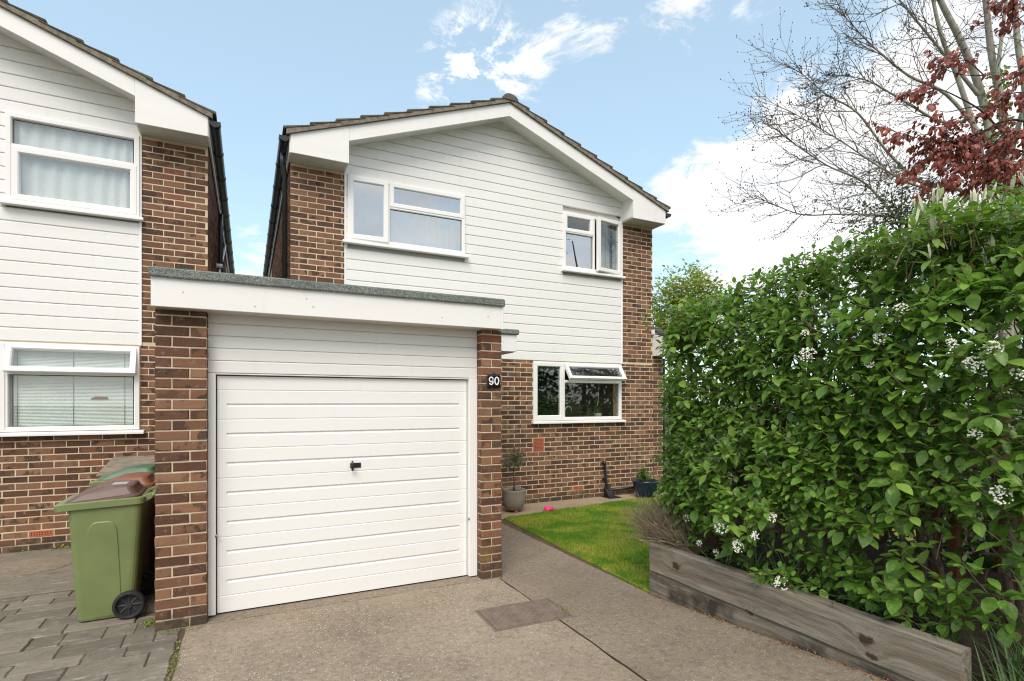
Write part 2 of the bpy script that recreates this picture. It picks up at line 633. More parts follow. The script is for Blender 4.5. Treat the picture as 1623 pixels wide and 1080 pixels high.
def obj(name, V, Fc, m, parent=None, smooth=False, bevel=0.0, center=True, segs=1):
    V = np.asarray(V, dtype=float)
    c = (V.min(0) + V.max(0)) / 2 if center else np.zeros(3)
    if center and parent is None:
        c[2] = V[:, 2].min()
    me = bpy.data.meshes.new(name)
    me.from_pydata((V - c).tolist(), [], Fc if isinstance(Fc, list) else Fc.tolist())
    me.materials.append(MAT[m])
    if smooth:
        me.polygons.foreach_set('use_smooth', [True] * len(me.polygons))
    me.update()
    o = link(name, me, Vector(c), parent)
    if bevel:
        b = o.modifiers.new('bevel', 'BEVEL')
        b.width = bevel
        b.segments = segs
        b.limit_method = 'ANGLE'
        b.angle_limit = R(40)
    return o


class MB:
    def __init__(self):
        self.v, self.f = [], []

    def add(self, v, f):
        n = len(self.v)
        self.v += [tuple(p) for p in v]
        self.f += [[i + n for i in q] for q in f]
        return self

    def box(self, x0, x1, y0, y1, z0, z1):
        v = [(x, y, z) for z in (z0, z1) for y in (y0, y1) for x in (x0, x1)]
        return self.add(v, [[0, 2, 3, 1], [4, 5, 7, 6], [0, 1, 5, 4], [2, 6, 7, 3], [0, 4, 6, 2], [1, 3, 7, 5]])

    def prism_y(self, poly, y0, y1):
        """poly: list of (x, z) counter-clockwise seen from -Y"""
        n = len(poly)
        v = [(x, y0, z) for x, z in poly] + [(x, y1, z) for x, z in poly]
        f = [list(range(n)), list(range(2 * n - 1, n - 1, -1))]
        f += [[(i + 1) % n, i, i + n, (i + 1) % n + n] for i in range(n)]
        return self.add(v, f)

    def prism_x(self, poly, x0, x1):
        """poly: list of (y, z)"""
        n = len(poly)
        v = [(x0, y, z) for y, z in poly] + [(x1, y, z) for y, z in poly]
        f = [list(range(n - 1, -1, -1)), list(range(n, 2 * n))]
        f += [[i, (i + 1) % n, (i + 1) % n + n, i + n] for i in range(n)]
        return self.add(v, f)

    def prism_z(self, poly, z0, z1):
        n = len(poly)
        v = [(x, y, z0) for x, y in poly] + [(x, y, z1) for x, y in poly]
        f = [list(range(n - 1, -1, -1)), list(range(n, 2 * n))]
        f += [[i, (i + 1) % n, (i + 1) % n + n, i + n] for i in range(n)]
        return self.add(v, f)

    def tube(self, pts, rad, n=8, caps=True):
        pts = [Vector(p) for p in pts]
        if not isinstance(rad, (list, tuple)):
            rad = [rad] * len(pts)
        rings = []
        up = None
        for i, p in enumerate(pts):
            d = (pts[min(i + 1, len(pts) - 1)] - pts[max(i - 1, 0)])
            if d.length < 1e-9:
                d = Vector((0, 0, 1))
            d.normalize()
            if up is None:
                up = d.orthogonal().normalized()
            else:
                up = (up - d * up.dot(d))
                up = up.normalized() if up.length > 1e-6 else d.orthogonal().normalized()
            s = d.cross(up)
            rings.append([p + (up * math.cos(2 * math.pi * k / n) + s * math.sin(2 * math.pi * k / n)) * rad[i] for k in range(n)])
        v = [q for r_ in rings for q in r_]
        f = []
        for i in range(len(pts) - 1):
            for k in range(n):
                f.append([i * n + k, i * n + (k + 1) % n, (i + 1) * n + (k + 1) % n, (i + 1) * n + k])
        if caps:
            f.append(list(range(n - 1, -1, -1)))
            f.append([(len(pts) - 1) * n + k for k in range(n)])
        return self.add(v, f)

    def lathe(self, prof, cx, cy, n=24, cap_bottom=True, cap_top=False):
        v = [(cx + r_ * math.cos(2 * math.pi * k / n), cy + r_ * math.sin(2 * math.pi * k / n), z) for r_, z in prof for k in range(n)]
        f = []
        for i in range(len(prof) - 1):
            for k in range(n):
                f.append([i * n + k, i * n + (k + 1) % n, (i + 1) * n + (k + 1) % n, (i + 1) * n + k])
        if cap_bottom:
            f.append(list(range(n - 1, -1, -1)))
        if cap_top:
            f.append([(len(prof) - 1) * n + k for k in range(n)])
        return self.add(v, f)

    def map(self, fn):
        self.v = [tuple(fn(Vector(p))) for p in self.v]
        return self

    def build(self, name, m, parent=None, **kw):
        return obj(name, self.v, self.f, m, parent, **kw)


def scatter(template, mats):
    """template (V k×3, T m×3), mats: list of (M 3×3 as np, pos) -> V, T"""
    V, T = template
    A = np.array([m[0] for m in mats])
    P = np.array([m[1] for m in mats])
    VV = np.einsum('nij,kj->nki', A, V) + P[:, None, :]
    TT = T[None] + (np.arange(len(mats)) * len(V))[:, None, None]
    return VV.reshape(-1, 3), TT.reshape(-1, 3)


def leaf_template(width=.55, fold=.22, curl=.22, n=5, sharp=1.0, peak=.45):
    v, f = [], []
    for i in range(n + 1):
        s = i / n
        wdt = width * .5 * max(0, math.sin(math.pi * s ** (math.log(.5) / math.log(peak)))) ** sharp
        if i == 0:
            wdt = width * .06
        z = -curl * s * s
        v += [(s, 0, z), (s, wdt, z + fold * wdt), (s, -wdt, z + fold * wdt)]
    for i in range(n):
        a, b = i * 3, (i + 1) * 3
        f += [(a, b, b + 1), (a, b + 1, a + 1), (a, a + 2, b + 2), (a, b + 2, b)]
    return np.array(v, float), np.array(f, int)


def frame_mat(d, up, size, wid=1.0):
    d = d.normalized()
    y = up.cross(d)
    if y.length < 1e-4:
        y = d.orthogonal()
    y.normalize()
    z = d.cross(y)
    return np.array([[d.x * size, y.x * size * wid, z.x * size], [d.y * size, y.y * size * wid, z.y * size], [d.z * size, y.z * size * wid, z.z * size]])


def rv(s=1.0):
    return Vector((random.uniform(-s, s), random.uniform(-s, s), random.uniform(-s, s)))


def leaves_to_objects(name, stuff_name, template, mats, material, parent, limit=300, test=None):
    """the leaves that show largest become parts of their own, the rest one part"""
    def score(m):
        q = project(m[1])
        if q is None or not (5 < q[0] < 1618 and 5 < q[1] < 1075):
            return -1
        if test and not test(m):
            return -1
        size = np.linalg.norm(m[0][:, 0])
        nrm = m[0][:, 2] / (np.linalg.norm(m[0][:, 2]) + 1e-9)
        v = np.array([0, 0, CAM_H]) - np.array(m[1])
        face = abs(nrm @ v) / np.linalg.norm(v)
        return size / q[2] * (.4 + face)
    sc_ = sorted(range(len(mats)), key=lambda i: -score(mats[i]))
    top = [i for i in sc_[:limit] if score(mats[i]) > 0]
    ts = set(top)
    rest = [mats[i] for i in range(len(mats)) if i not in ts]
    V, T = template
    me = bpy.data.meshes.new(name)
    me.from_pydata(V.tolist(), [], T.tolist())
    me.materials.append(MAT[material])
    me.polygons.foreach_set('use_smooth', [True] * len(me.polygons))
    for i in top:
        A, p = mats[i]
        o = bpy.data.objects.new(name, me)
        C.objects.link(o)
        o.parent = parent
        q = Vector(p) - wl(parent)
        o.matrix_basis = Matrix(((*A[0], q.x), (*A[1], q.y), (*A[2], q.z), (0, 0, 0, 1)))
    if rest:
        VV, TT = scatter(template, rest)
        o = obj(stuff_name, VV, TT, material, parent, smooth=True)
        o['kind'] = 'stuff'


# ------------------------------------------------------------------ ground
def slab(name, x0, x1, y0, y1, z0, z1, m, label=None, cat=None, rough_edge=0.0, bevel=.006):
    """a slab whose outline wanders a little"""
    P = []
    def side(ax, ay, bx, by):
        L = math.hypot(bx - ax, by - ay)
        n = max(2, int(L / .12)) if rough_edge else 1
        nx, ny = (by - ay) / L, -(bx - ax) / L
        for i in range(n):
            s = i / n
            x, y = ax + (bx - ax) * s, ay + (by - ay) * s
            j = rough_edge * mnoise.noise(Vector((x * 5.1, y * 5.1, 1.3))) if rough_edge else 0
            P.append((x + nx * j, y + ny * j))
    side(x0, y0, x1, y0); side(x1, y0, x1, y1); side(x1, y1, x0, y1); side(x0, y1, x0, y0)
    o = MB().prism_z(P, z0, z1).build(name, m, bevel=bevel)
    return tag(o, label, cat, kind='structure')


g = MB().add([(-300, -300, -.06), (300, -300, -.06), (300, 300, -.06), (-300, 300, -.06)], [[0, 1, 2, 3]]).build('ground', 'earth')
tag(g, 'dark earth under and around the houses', 'ground', kind='structure')
slab('joint_bed', -7.0, 7.6, -6.0, 7.85, -.056, -.010, 'joint_dirt', 'dirt showing in the paving joints', 'ground')
slab('driveway', -.410, 2.150, -6, 4.645, -.05, 0, 'concrete_drive', 'exposed aggregate concrete driveway before the garage door', 'driveway', .012)
slab('door_threshold', -.412, 2.150, 4.657, 5.0, -.05, .003, 'concrete_path', 'narrow concrete threshold under the garage door', 'threshold', .005)
pv_, pf_ = [], []
ny_, nx_ = 70, 10
for j in range(ny_ + 1):
    for i in range(nx_ + 1):
        x, y = 2.157 + .994 * i / nx_, -2.4 + 7.02 * j / ny_
        if i == 0: x += .006 * mnoise.noise(Vector((x * 5, y * 5, 1)))
        pv_.append((x, y, .001 + .078 * max(0, min(2.4, 3.6 - y)) * ((x - 2.166) / .985 if x > 2.17 else 0) ** 1.6))
for j in range(ny_):
    for i in range(nx_):
        a_ = j * (nx_ + 1) + i
        pf_.append([a_, a_ + 1, a_ + nx_ + 2, a_ + nx_ + 1])
tag(obj('path', pv_, pf_, 'concrete_path', smooth=True), 'smooth brown concrete strip between drive and raised bed', 'path', kind='structure')
slab('path', 2.166, 3.14, -6, -2.41, -.05, .001, 'concrete_path', 'concrete strip beside the drive towards the road', 'path', .010)
slab('path', 2.20, 3.16, 4.634, 6.95, -.05, -.002, 'concrete_path', 'concrete garden path between garage pillar and lawn', 'path', .008)
slab('path', 2.20, 7.6, 6.962, 7.82, -.05, .0, 'concrete_strip', 'sandy concrete strip along the foot of the house wall', 'path', .006)
slab('road', -60, 60, -16, -6.02, -.055, -.03, 'asphalt', 'asphalt road in front of the houses', 'road')

# imprinted paving of the neighbour
pav = tag(MB().box(-7.0, -.432, 1.2, 6.05, -.05, -.012).build('paved_drive', 'joint_dirt'), 'grey stone patterned paving in front of the neighbouring house', 'paving', kind='structure')
y = 1.3
row = 0
nst = 0
while y < 5.95:
    d = random.choice((.15, .17, .20, .23))
    x = -.445 + random.uniform(0, .0)
    first = True
    while x > -4.2:
        L = random.choice((.19, .24, .30, .36, .44))
        if first:
            L *= random.uniform(.4, 1)
            first = False
        x0 = x - L
        q = project(((x + x0) / 2, y + d / 2, 0))
        if (q and q[0] > -420 and q[1] < 1500) or (q is None and x > -2.4):
            gp = random.choice((.0015, .003, .003, .005, .007))
            P = []
            corners = [(x0 + gp, y + gp), (x - gp, y + gp), (x - gp, y + d - gp), (x0 + gp, y + d - gp)]
            for i in range(4):
                a, b = corners[i], corners[(i + 1) % 4]
                for k in range(4):
                    s = k / 4
                    px_, py_ = a[0] + (b[0] - a[0]) * s, a[1] + (b[1] - a[1]) * s
                    j = .011
                    P.append((px_ + j * mnoise.noise(Vector((px_ * 17, py_ * 17, 2))), py_ + j * mnoise.noise(Vector((px_ * 17, py_ * 17, 9)))))
            h = random.uniform(-.004, .004)
            MB().prism_z(P, -.04, h).build('paving_stone', 'imprint_stone', pav, bevel=.006)
            nst += 1
        x = x0
    y += d
slab('neighbour_apron', -7, -.432, 6.05, 7.82, -.05, .0, 'imprint_stone', 'plain worn concrete apron at the foot of the neighbouring house', 'paving', .008)
ring = MB().lathe([(.0, .006), (.30, .006), (.335, .0), (.335, -.02)], -2.05, 7.05, 36, False)
ring.map(lambda p: Vector(((p.x + 2.05) * 1.25 - 2.05, p.y, p.z + .004)))
tag(ring.build('concrete_patch', 'concrete_path'), 'pale oval concrete patch in front of the neighbouring wall', 'paving', kind='structure')

# lawn
lawn_poly = [(3.17, 3.66), (8.2, 3.66), (8.2, 7.35), (6.1, 7.33), (4.5, 7.13), (3.30, 6.95)]
lawn = tag(MB().prism_z(lawn_poly, -.05, .012).build('lawn', 'turf_soil', bevel=.01), 'mown lawn between path, house wall and hedge', 'lawn', kind='structure')


def in_poly(x, y, P):
    c = False
    for i in range(len(P)):
        (x1, y1), (x2, y2) = P[i], P[i - 1]
        if (y1 > y) != (y2 > y) and x < (x2 - x1) * (y - y1) / (y2 - y1) + x1:
            c = not c
    return c


bl = []
N = 0
while N < 52000:
    x, y = random.uniform(3.14, 6.9), random.uniform(3.55, 7.40)
    jx = .03 * mnoise.noise(Vector((x * 8, y * 8, 0)))
    if not in_poly(x + jx, y + jx, lawn_poly):
        continue
    q = project((x, y, 0))
    if q[0] > 1120:
        continue
    N += 1
    tall = 1 + .8 * max(0, mnoise.noise(Vector((x * 2.3, y * 2.3, 4))))
    edge = 1.3 if x < 3.26 else 1
    h = random.uniform(.014, .034) * tall * edge
    a = random.uniform(0, 6.283)
    wd = random.uniform(.0016, .0032) * 1.3
    lean = random.uniform(.1, .9) * h
    b = random.uniform(0, 6.283)
    bl.append(((x - wd * math.cos(a), y - wd * math.sin(a), .008), (x + wd * math.cos(a), y + wd * math.sin(a), .008), (x + lean * math.cos(b), y + lean * math.sin(b), .010 + h)))
V = np.array(bl).reshape(-1, 3)
T = np.arange(len(V)).reshape(-1, 3)
tag(obj('grass', V, T, 'grass_blade'), 'short green and yellowish blades of the mown lawn', 'grass', kind='stuff')

# ------------------------------------------------------------------ brickwork
BL, BH, PX, PZ = .215, .0655, .2255, .0775
_brick_cache = {}


def brick_vf(L, D=.05, H=BH, c=.004, seed=0):
    """front face towards -Y, centred on x and z, back open"""
    rr = random.Random(seed * 131 + int(L * 1000))
    def J(p):
        return (p[0] + rr.uniform(-.0022, .0022), p[1] + rr.uniform(-.0012, .0012), p[2] + rr.uniform(-.0018, .0018))
    hx, hz = L / 2, H / 2
    fr = [J((-hx + c, 0, -hz + c)), J((hx - c, 0, -hz + c)), J((hx - c, 0, hz - c)), J((-hx + c, 0, hz - c))]
    ed = [J((-hx, c, -hz)), J((hx, c, -hz)), J((hx, c, hz)), J((-hx, c, hz))]
    bk = [(-hx, D, -hz), (hx, D, -hz), (hx, D, hz), (-hx, D, hz)]
    v = fr + ed + bk
    f = [[0, 1, 2, 3]]
    for i in range(4):
        j = (i + 1) % 4
        f.append([4 + i, 4 + j, j, i])
        f.append([8 + i, 8 + j, 4 + j, 4 + i])
    return v, f


def brick_mesh(L, seed):
    key = (round(L, 3), seed)
    if key not in _brick_cache:
        v, f = brick_vf(L, seed=seed)
        me = bpy.data.meshes.new('brick')
        me.from_pydata(v, [], f)
        me.materials.append(MAT['brick'])
        _brick_cache[key] = me
    return _brick_cache[key]


class Wall:
    """collects the bricks of one thing; face 'F' looks to -Y, 'L' to -X, 'R' to +X"""
    def __init__(self):
        self.b = []

    def face(self, face, plane, u0, u1, z0, z1, holes=(), phase=0.0, zbase=0.0, part=None, halves=None):
        k0 = int(math.floor((z0 - zbase) / PZ + .5))
        k = k0
        while True:
            za = zbase + k * PZ
            zb = za + BH
            if za > z1 - .02:
                break
            zb = min(zb, z1 - .003)
            za = max(za, z0)
            if zb - za < .018:
                k += 1
                continue
            zc = (za + zb) / 2
            segs = [(u0, u1)]
            for (a, b, c, d) in holes:
                if c - .005 < zc < d + .005:
                    ns = []
                    for s, e in segs:
                        if b <= s or a >= e:
                            ns.append((s, e))
                        else:
                            if a > s: ns.append((s, a - .005))
                            if b < e: ns.append((b + .005, e))
                    segs = ns
            sh = phase + (PX / 2 if k % 2 else 0)
            for s, e in segs:
                i = math.floor((s - sh) / PX)
                while sh + i * PX < e:
                    a, b = max(s, sh + i * PX), min(e, sh + i * PX + BL)
                    if halves and k % 2 == halves - 1 and b - a > .15:
                        m_ = (a + b) / 2
                        self.b.append((face, plane, a, m_ - .005, za, zb, part))
                        self.b.append((face, plane, m_ + .005, b, za, zb, part))
                    elif b - a > .022:
                        self.b.append((face, plane, a, b, za, zb, part))
                    i += 1
            k += 1
        return self

    def build(self, limit=300, visible=lambda q: True):
        rec = []
        for (face, pl, a, b, za, zb, part) in self.b:
            u = (a + b) / 2
            z = (za + zb) / 2
            out = random.uniform(-.001, .001) + .0036
            p = (u, pl - out, z) if face == 'F' else ((pl - out, u, z) if face == 'L' else (pl + out, u, z))
            q = project(p)
            sz = -1
            if q and -15 < q[0] < 1640 and -15 < q[1] < 1095 and visible(q):
                sz = (b - a) / q[2] ** 2 * (1 if face == 'F' else .25)
            rec.append((sz, face, p, b - a, zb - za, part))
        rec.sort(key=lambda r_: -r_[0])
        rest = {}
        for i, (sz, face, p, L, H, part) in enumerate(rec):
            rz = 0 if face == 'F' else (-math.pi / 2 if face == 'L' else math.pi / 2)
            if i < limit and sz > 0:
                o = bpy.data.objects.new('brick', brick_mesh(round(L, 2) if L < .21 else BL, random.randrange(6)))
                C.objects.link(o)
                o.parent = part
                o.location = Vector(p) - wl(part)
                o.rotation_euler = (0, 0, rz)
                o.scale = (1 if L >= .21 else L / round(L, 2), 1, H / BH)
            else:
                v, f = brick_vf(L, H=H, seed=random.randrange(9999))
                mb = rest.setdefault(part.name, (MB(), part))[0]
                c, s = math.cos(rz), math.sin(rz)
                mb.add([(p[0] + x * c - yy * s, p[1] + x * s + yy * c, p[2] + z) for x, yy, z in v], f)
        for mb, part in rest.values():
            mb.build('brickwork', 'brick', part)['kind'] = 'stuff'


def wall_with_holes(mb, x0, x1, z0, z1, holes, y0, y1):
    """a wall slab in the XZ plane minus rectangles"""
    xs = sorted({x0, x1, *[h[0] for h in holes], *[h[1] for h in holes]})
    xs = [x for x in xs if x0 <= x <= x1]
    for a, b in zip(xs[:-1], xs[1:]):
        cut = sorted((h[2], h[3]) for h in holes if h[0] < (a + b) / 2 < h[1])
        z = z0
        for c, d in cut:
            if c > z: mb.box(a, b, y0, y1, z, min(c, z1))
            z = max(z, d)
        if z < z1: mb.box(a, b, y0, y1, z, z1)
    return mb


# ------------------------------------------------------------------ windows
def ring_mesh(mb, x0, x1, z0, z1, wd, yf, yb, ch=.010):
    def loop(i, yy):
        return [(x0 + i, yy, z0 + i), (x1 - i, yy, z0 + i), (x1 - i, yy, z1 - i), (x0 + i, yy, z1 - i)]
    L = [loop(0, yb), loop(0, yf + .004), loop(.004, yf), loop(wd - ch, yf), loop(wd, yf + ch), loop(wd, yb)]
    v = [p for l in L for p in l]
    f = []
    for a in range(len(L)):
        b = (a + 1) % len(L)
        for i in range(4):
            j = (i + 1) % 4
            f.append([a * 4 + i, a * 4 + j, b * 4 + j, b * 4 + i])
    return mb.add(v, f)


class Win:
    def __init__(self, house, x0, x1, z0, z1, Y, label=None, sill_l=.05, sill_r=.04, wd=.055, sill_h=.05):
        self.Y = Y
        self.frame = ring_mesh(MB(), x0, x1, z0, z1, wd, Y - .025, Y + .05).build('window', 'upvc_white', house)
        if label: self.frame['label'] = label
        self.x0, self.x1, self.z0, self.z1 = x0, x1, z0, z1
        MB().prism_x([(Y - .085, z0 - sill_h), (Y + .0, z0 - sill_h), (Y + .0, z0 - .003), (Y - .075, z0 - .014), (Y - .085, z0 - .022)], x0 - sill_l, x1 + sill_r).build('sill', 'upvc_white', self.frame, bevel=.003)

    def bar(self, name, x0, x1, z0, z1):
        MB().box(x0, x1, self.Y - .022, self.Y + .045, z0, z1).build(name, 'upvc_white', self.frame, bevel=.006)

    def pane(self, x0, x1, z0, z1, glass, fn=None, yo=.012):
        y = self.Y + yo
        a = MB().box(x0, x1, y, y + .006, z0, z1)
        b = ring_mesh(MB(), x0 - .002, x1 + .002, z0 - .002, z1 + .002, .007, y - .006, y + .002, .002)
        if fn:
            a.map(fn); b.map(fn)
        a.build('pane', glass, self.frame)
        b.build('gasket', 'gasket', self.frame)

    def sash(self, x0, x1, z0, z1, glass, wd=.058, fn=None, proud=.030):
        y = self.Y - proud
        a = ring_mesh(MB(), x0, x1, z0, z1, wd, y, self.Y + .03, .012)
        if fn: a.map(fn)
        a.build('sash', 'upvc_white', self.frame)
        self.pane(x0 + wd - .006, x1 - wd + .006, z0 + wd - .006, z1 - wd + .006, glass, fn, -proud + .026)


def swing(axis, pivot, ang):
    M = Matrix.Rotation(ang, 4, axis)
    pv = Vector(pivot)
    return lambda p: pv + M @ (p - pv)


# ------------------------------------------------------------------ houses
FY = 7.8                 # brick face of both house fronts
GAP_Y = 17.6             # rear of the houses
PITCH = .376


def curtain_mesh(x0, x1, z0, z1, y, amp=.018, wl_=.11):
    n = int((x1 - x0) / .012)
    v, f = [], []
    for i in range(n + 1):
        x = x0 + (x1 - x0) * i / n
        k = math.sin(x / wl_ * 6.283 + 1.7 * math.sin(x * 5)) * amp + mnoise.noise(Vector((x * 14, 0, 3))) * amp
        v += [(x, y + k, z0), (x, y + k * .8, z1)]
        if i: f.append([2 * i - 2, 2 * i, 2 * i + 1, 2 * i - 1])
    return v, f


def house(x0, holes, siding, label, siding_bottom, name='house'):
    """x0 left corner; siding = (xa, xb). Returns root and Wall collector"""
    x1 = x0 + 6.262
    xm = (x0 + x1) / 2
    h = empty(name, (xm, FY, 0), label, 'house')
    xa, xb = siding
    zt = 4.93
    wall = wall_with_holes(MB(), x0 + .002, x1 - .002, -.05, siding_bottom + .02, holes, FY, FY + .25)
    wall.box(x0 + .002, xa + .01, FY, FY + .25, siding_bottom + .02, zt + .1)
    wall.box(xb - .01, x1 - .002, FY, FY + .25, siding_bottom + .02, zt + .1)
    front = wall.build('wall', 'mortar', h)
    side_l = MB().box(x0, x0 + .25, FY + .252, GAP_Y, -.05, 5.1).build('wall', 'mortar', h)
    side_r = MB().box(x1 - .25, x1, FY + .252, GAP_Y, -.05, 5.1).build('wall', 'mortar', h)
    MB().box(x0 + .25, x1 - .25, GAP_Y - .25, GAP_Y, -.05, 5.1).build('wall', 'mortar', h)
    # inner wall behind the cladding
    inner = wall_with_holes(MB(), xa + .01, xb - .01, siding_bottom + .022, 4.98, holes, FY + .04, FY + .25)
    inner.prism_y([(xa, 4.98), (xb, 4.98), (xm, 6.2 - .05)], FY + .04, FY + .2)
    inner.build('inner_wall', 'plaster', h)
    MB().box(x0 + .25, x1 - .25, FY + .26, GAP_Y - .26, 2.40, 2.60).build('floor_slab', 'plaster', h)
    MB().box(x0 + .25, x1 - .25, FY + .26, GAP_Y - .26, 4.98, 5.05).build('ceiling', 'plaster', h)
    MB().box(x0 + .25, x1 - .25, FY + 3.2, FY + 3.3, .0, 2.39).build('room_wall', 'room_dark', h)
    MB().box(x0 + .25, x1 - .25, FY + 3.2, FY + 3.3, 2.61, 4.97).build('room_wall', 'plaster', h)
    # cladding boards
    z = siding_bottom
    bh = .148
    k = 0
    while z < 6.15:
        zb, zt_ = z, z + bh - .002
        def lim(zz):
            if zz < 5.14: return (xa, xb)
            dx = (zz - 5.14) / PITCH
            return (max(xa, x0 + dx), min(xb, x1 - dx))
        segs = [(xa, xb)]
        for (a, b, c, d) in holes:
            if zb + .02 < d and zt_ - .02 > c:
                segs = [s for e in segs for s in ([(e[0], a), (b, e[1])] if a < e[1] and b > e[0] else [e])]
        for (s, e) in segs:
            b0, b1 = lim(zb), lim(zt_)
            s0, e0 = max(s, b0[0]), min(e, b0[1])
            s1, e1 = max(s, b1[0]), min(e, b1[1])
            if e0 - s0 < .03: continue
            if e1 - s1 < .02: s1 = e1 = (s0 + e0) / 2
            yf = FY - .012
            prof = [(yf + .011, 0), (yf + .001, .003), (yf, .008), (yf - .000, bh - .018), (yf + .004, bh - .011), (yf + .012, bh - .008), (yf + .012, bh - .002), (yf + .05, bh - .002), (yf + .05, 0)]
            n = len(prof)
            v = [(s0 + (s1 - s0) * pz / bh, py, zb + pz) for py, pz in prof] + [(e0 + (e1 - e0) * pz / bh, py, zb + pz) for py, pz in prof]
            f = [list(range(n - 1, -1, -1)), list(range(n, 2 * n))] + [[i, (i + 1) % n, (i + 1) % n + n, i + n] for i in range(n)]
            MB().add(v, f).build('cladding_board', 'cladding_white', h)
        z += bh
        k += 1
    for xx in (xa, xb):       # corner trims
        MB().box(xx - .012, xx + .018, FY - .018, FY + .03, siding_bottom - .005, 5.3).build('cladding_trim', 'upvc_white', h, bevel=.003)
    # roof --------------------------------------------------
    yv = FY - .33            # plane of the barge boards
    ov = .02
    for sgn in (-1, 1):
        X = (lambda u: xm + sgn * u)
        half = 3.131 + ov
        def sl(u): return 5.14 + (half - u) * PITCH      # top of barge board
        bw = .205
        ub = half - .735
        # barge board from box to apex
        poly = [(X(ub), sl(ub) - bw), (X(0), sl(0) - bw), (X(0), sl(0)), (X(ub), sl(ub))]
        if sgn > 0: poly = poly[::-1]
        MB().prism_y(poly, yv, yv + .022).build('barge_board', 'fascia_white', h, bevel=.003)
        # boxed end
        poly = [(X(half), 4.905), (X(ub + .001), 4.905), (X(ub + .001), sl(ub)), (X(half), sl(half))]
        if sgn > 0: poly = poly[::-1]
        bx = MB().prism_y(poly, yv - .004, yv + .018).build('box_end', 'fascia_white', h, bevel=.003)
        a, b = sorted((X(half - .001), X(ub + .002)))
        MB().box(a, b, yv + .02, FY - .001, 4.915, 4.93).build('soffit', 'soffit', h)
        a, b = sorted((X(ub + .002), X(ub + .022)))
        MB().box(a, b, yv + .018, FY - .012, 4.908, sl(ub) - .02).build('box_cheek', 'fascia_white', h)
        # sloping soffit under the verge
        poly = [(X(ub), sl(ub) - .15), (X(0), sl(0) - .15), (X(0), sl(0) - .135), (X(ub), sl(ub) - .135)]
        if sgn > 0: poly = poly[::-1]
        MB().prism_y(poly, yv + .022, FY + .05).build('soffit', 'fascia_white', h)
        # eaves fascia and soffit along the side wall
        a, b = sorted((X(half - .006), X(half + .012)))
        MB().box(a, b, yv + .02, GAP_Y, 4.91, 5.16).build('eaves_fascia', 'fascia_white', h)
        # deck
        poly = [(X(half + .04), sl(half + .04) + .004), (X(0), sl(0) + .004), (X(0), sl(0) + .03), (X(half + .04), sl(half + .04) + .03)]
        if sgn > 0: poly = poly[::-1]
        MB().prism_y(poly, yv + .01, GAP_Y + .2).build('roof_deck', 'verge_mortar', h)
        # verge mortar bedding
        poly = [(X(half + .05), sl(half + .05) + .002), (X(0), sl(0) + .002), (X(0), sl(0) + .072), (X(half + .05), sl(half + .05) + .072)]
        if sgn > 0: poly = poly[::-1]
        MB().prism_y(poly, yv - .035, yv + .2).build('verge_bedding', 'verge_mortar', h)
        # tiles: course by course
        gauge, tl = .345, .42
        dirx, dirz = sgn / math.hypot(1, PITCH), -PITCH / math.hypot(1, PITCH)      # downslope
        total = (half + .09) * math.hypot(1, PITCH)
        nc = int(total / gauge) + 1
        stuff = MB()
        for k in range(nc):
            s_low = total - k * gauge
            s_up = max(s_low - tl, 0.0)
            if s_low < .1: break
            def P(s, lift):
                return (xm + dirx * s - dirz * 0 + (-dirz * sgn) * 0, sl(0) + dirz * s + .055 + lift)
            xl, zl = P(s_low, .050)
            xu, zu = P(s_up, .004)
            th = .034
            yy = yv - .045
            first = True
            while yy < GAP_Y + .1:
                wdt = .30 if not first else .33
                y0, y1 = yy + .002, yy + wdt
                jl = random.uniform(-.004, .006)
                # profile across the tile: flat pan with a roll at one side
                poly2 = [(xl, zl - th + jl), (xl, zl + jl), (xu, zu), (xu, zu - .012)]
                if sgn < 0: poly2 = poly2[::-1]
                m_ = MB().prism_y(poly2[::-1], y0, y1)
                rl = MB().prism_y([(p_[0], p_[1] + (.022 if i_ in ((1, 2) if sgn > 0 else (1, 2)) else .006)) for i_, p_ in enumerate(poly2)][::-1], y0 + .02, y0 + .11)
                if first:
                    m_.build('roof_tile', 'roof_tile', h, bevel=.005)
                else:
                    stuff.add(m_.v, m_.f)
                stuff.add(rl.v, rl.f) if not first else None
                first = False
                yy += wdt
        stuff.build('roof_tiling', 'roof_tile', h)['kind'] = 'stuff'
        # gutter with unions and brackets
        gx = X(half + .075)
        gz = 5.10
        gm = MB()
        prof = [(gx + .057 * math.cos(t_), gz + .057 * math.sin(t_)) for t_ in np.linspace(math.pi, 2 * math.pi, 9)]
        prof += [(gx + .053 * math.cos(t_), gz + .053 * math.sin(t_)) for t_ in np.linspace(2 * math.pi, math.pi, 9)]
        gut = MB().prism_y(prof, yv + .005, GAP_Y + .1).build('gutter', 'black_plastic', h)
        for yy in (yv + .0, yv + .06, *np.arange(yv + .9, GAP_Y, .9)):
            pr = [(gx + .063 * math.cos(t_), gz + .063 * math.sin(t_)) for t_ in np.linspace(math.pi, 2 * math.pi, 9)]
            pr += [(gx + .063, gz + .008), (gx - .063, gz + .008)]
            MB().prism_y(pr, yy, yy + (.012 if yy < yv + .02 else .05)).build('gutter_bracket', 'black_plastic', gut)
    # ridge tiles
    yy = yv - .05
    rz = 5.14 + (3.131 + ov) * PITCH + .062
    k = 0
    rst = MB()
    while yy < GAP_Y + .1:
        pr = [(xm + .14 * math.cos(t_), rz - .045 + .105 * math.sin(t_)) for t_ in np.linspace(0, math.pi, 9)]
        m_ = MB().prism_y(pr, yy, yy + .448)
        if k < 1: m_.build('ridge_tile', 'roof_tile', h, bevel=.006)
        else: rst.add(m_.v, m_.f)
        yy += .45
        k += 1
    rst.build('ridge_tiling', 'roof_tile', h)['kind'] = 'stuff'
    W_ = Wall()
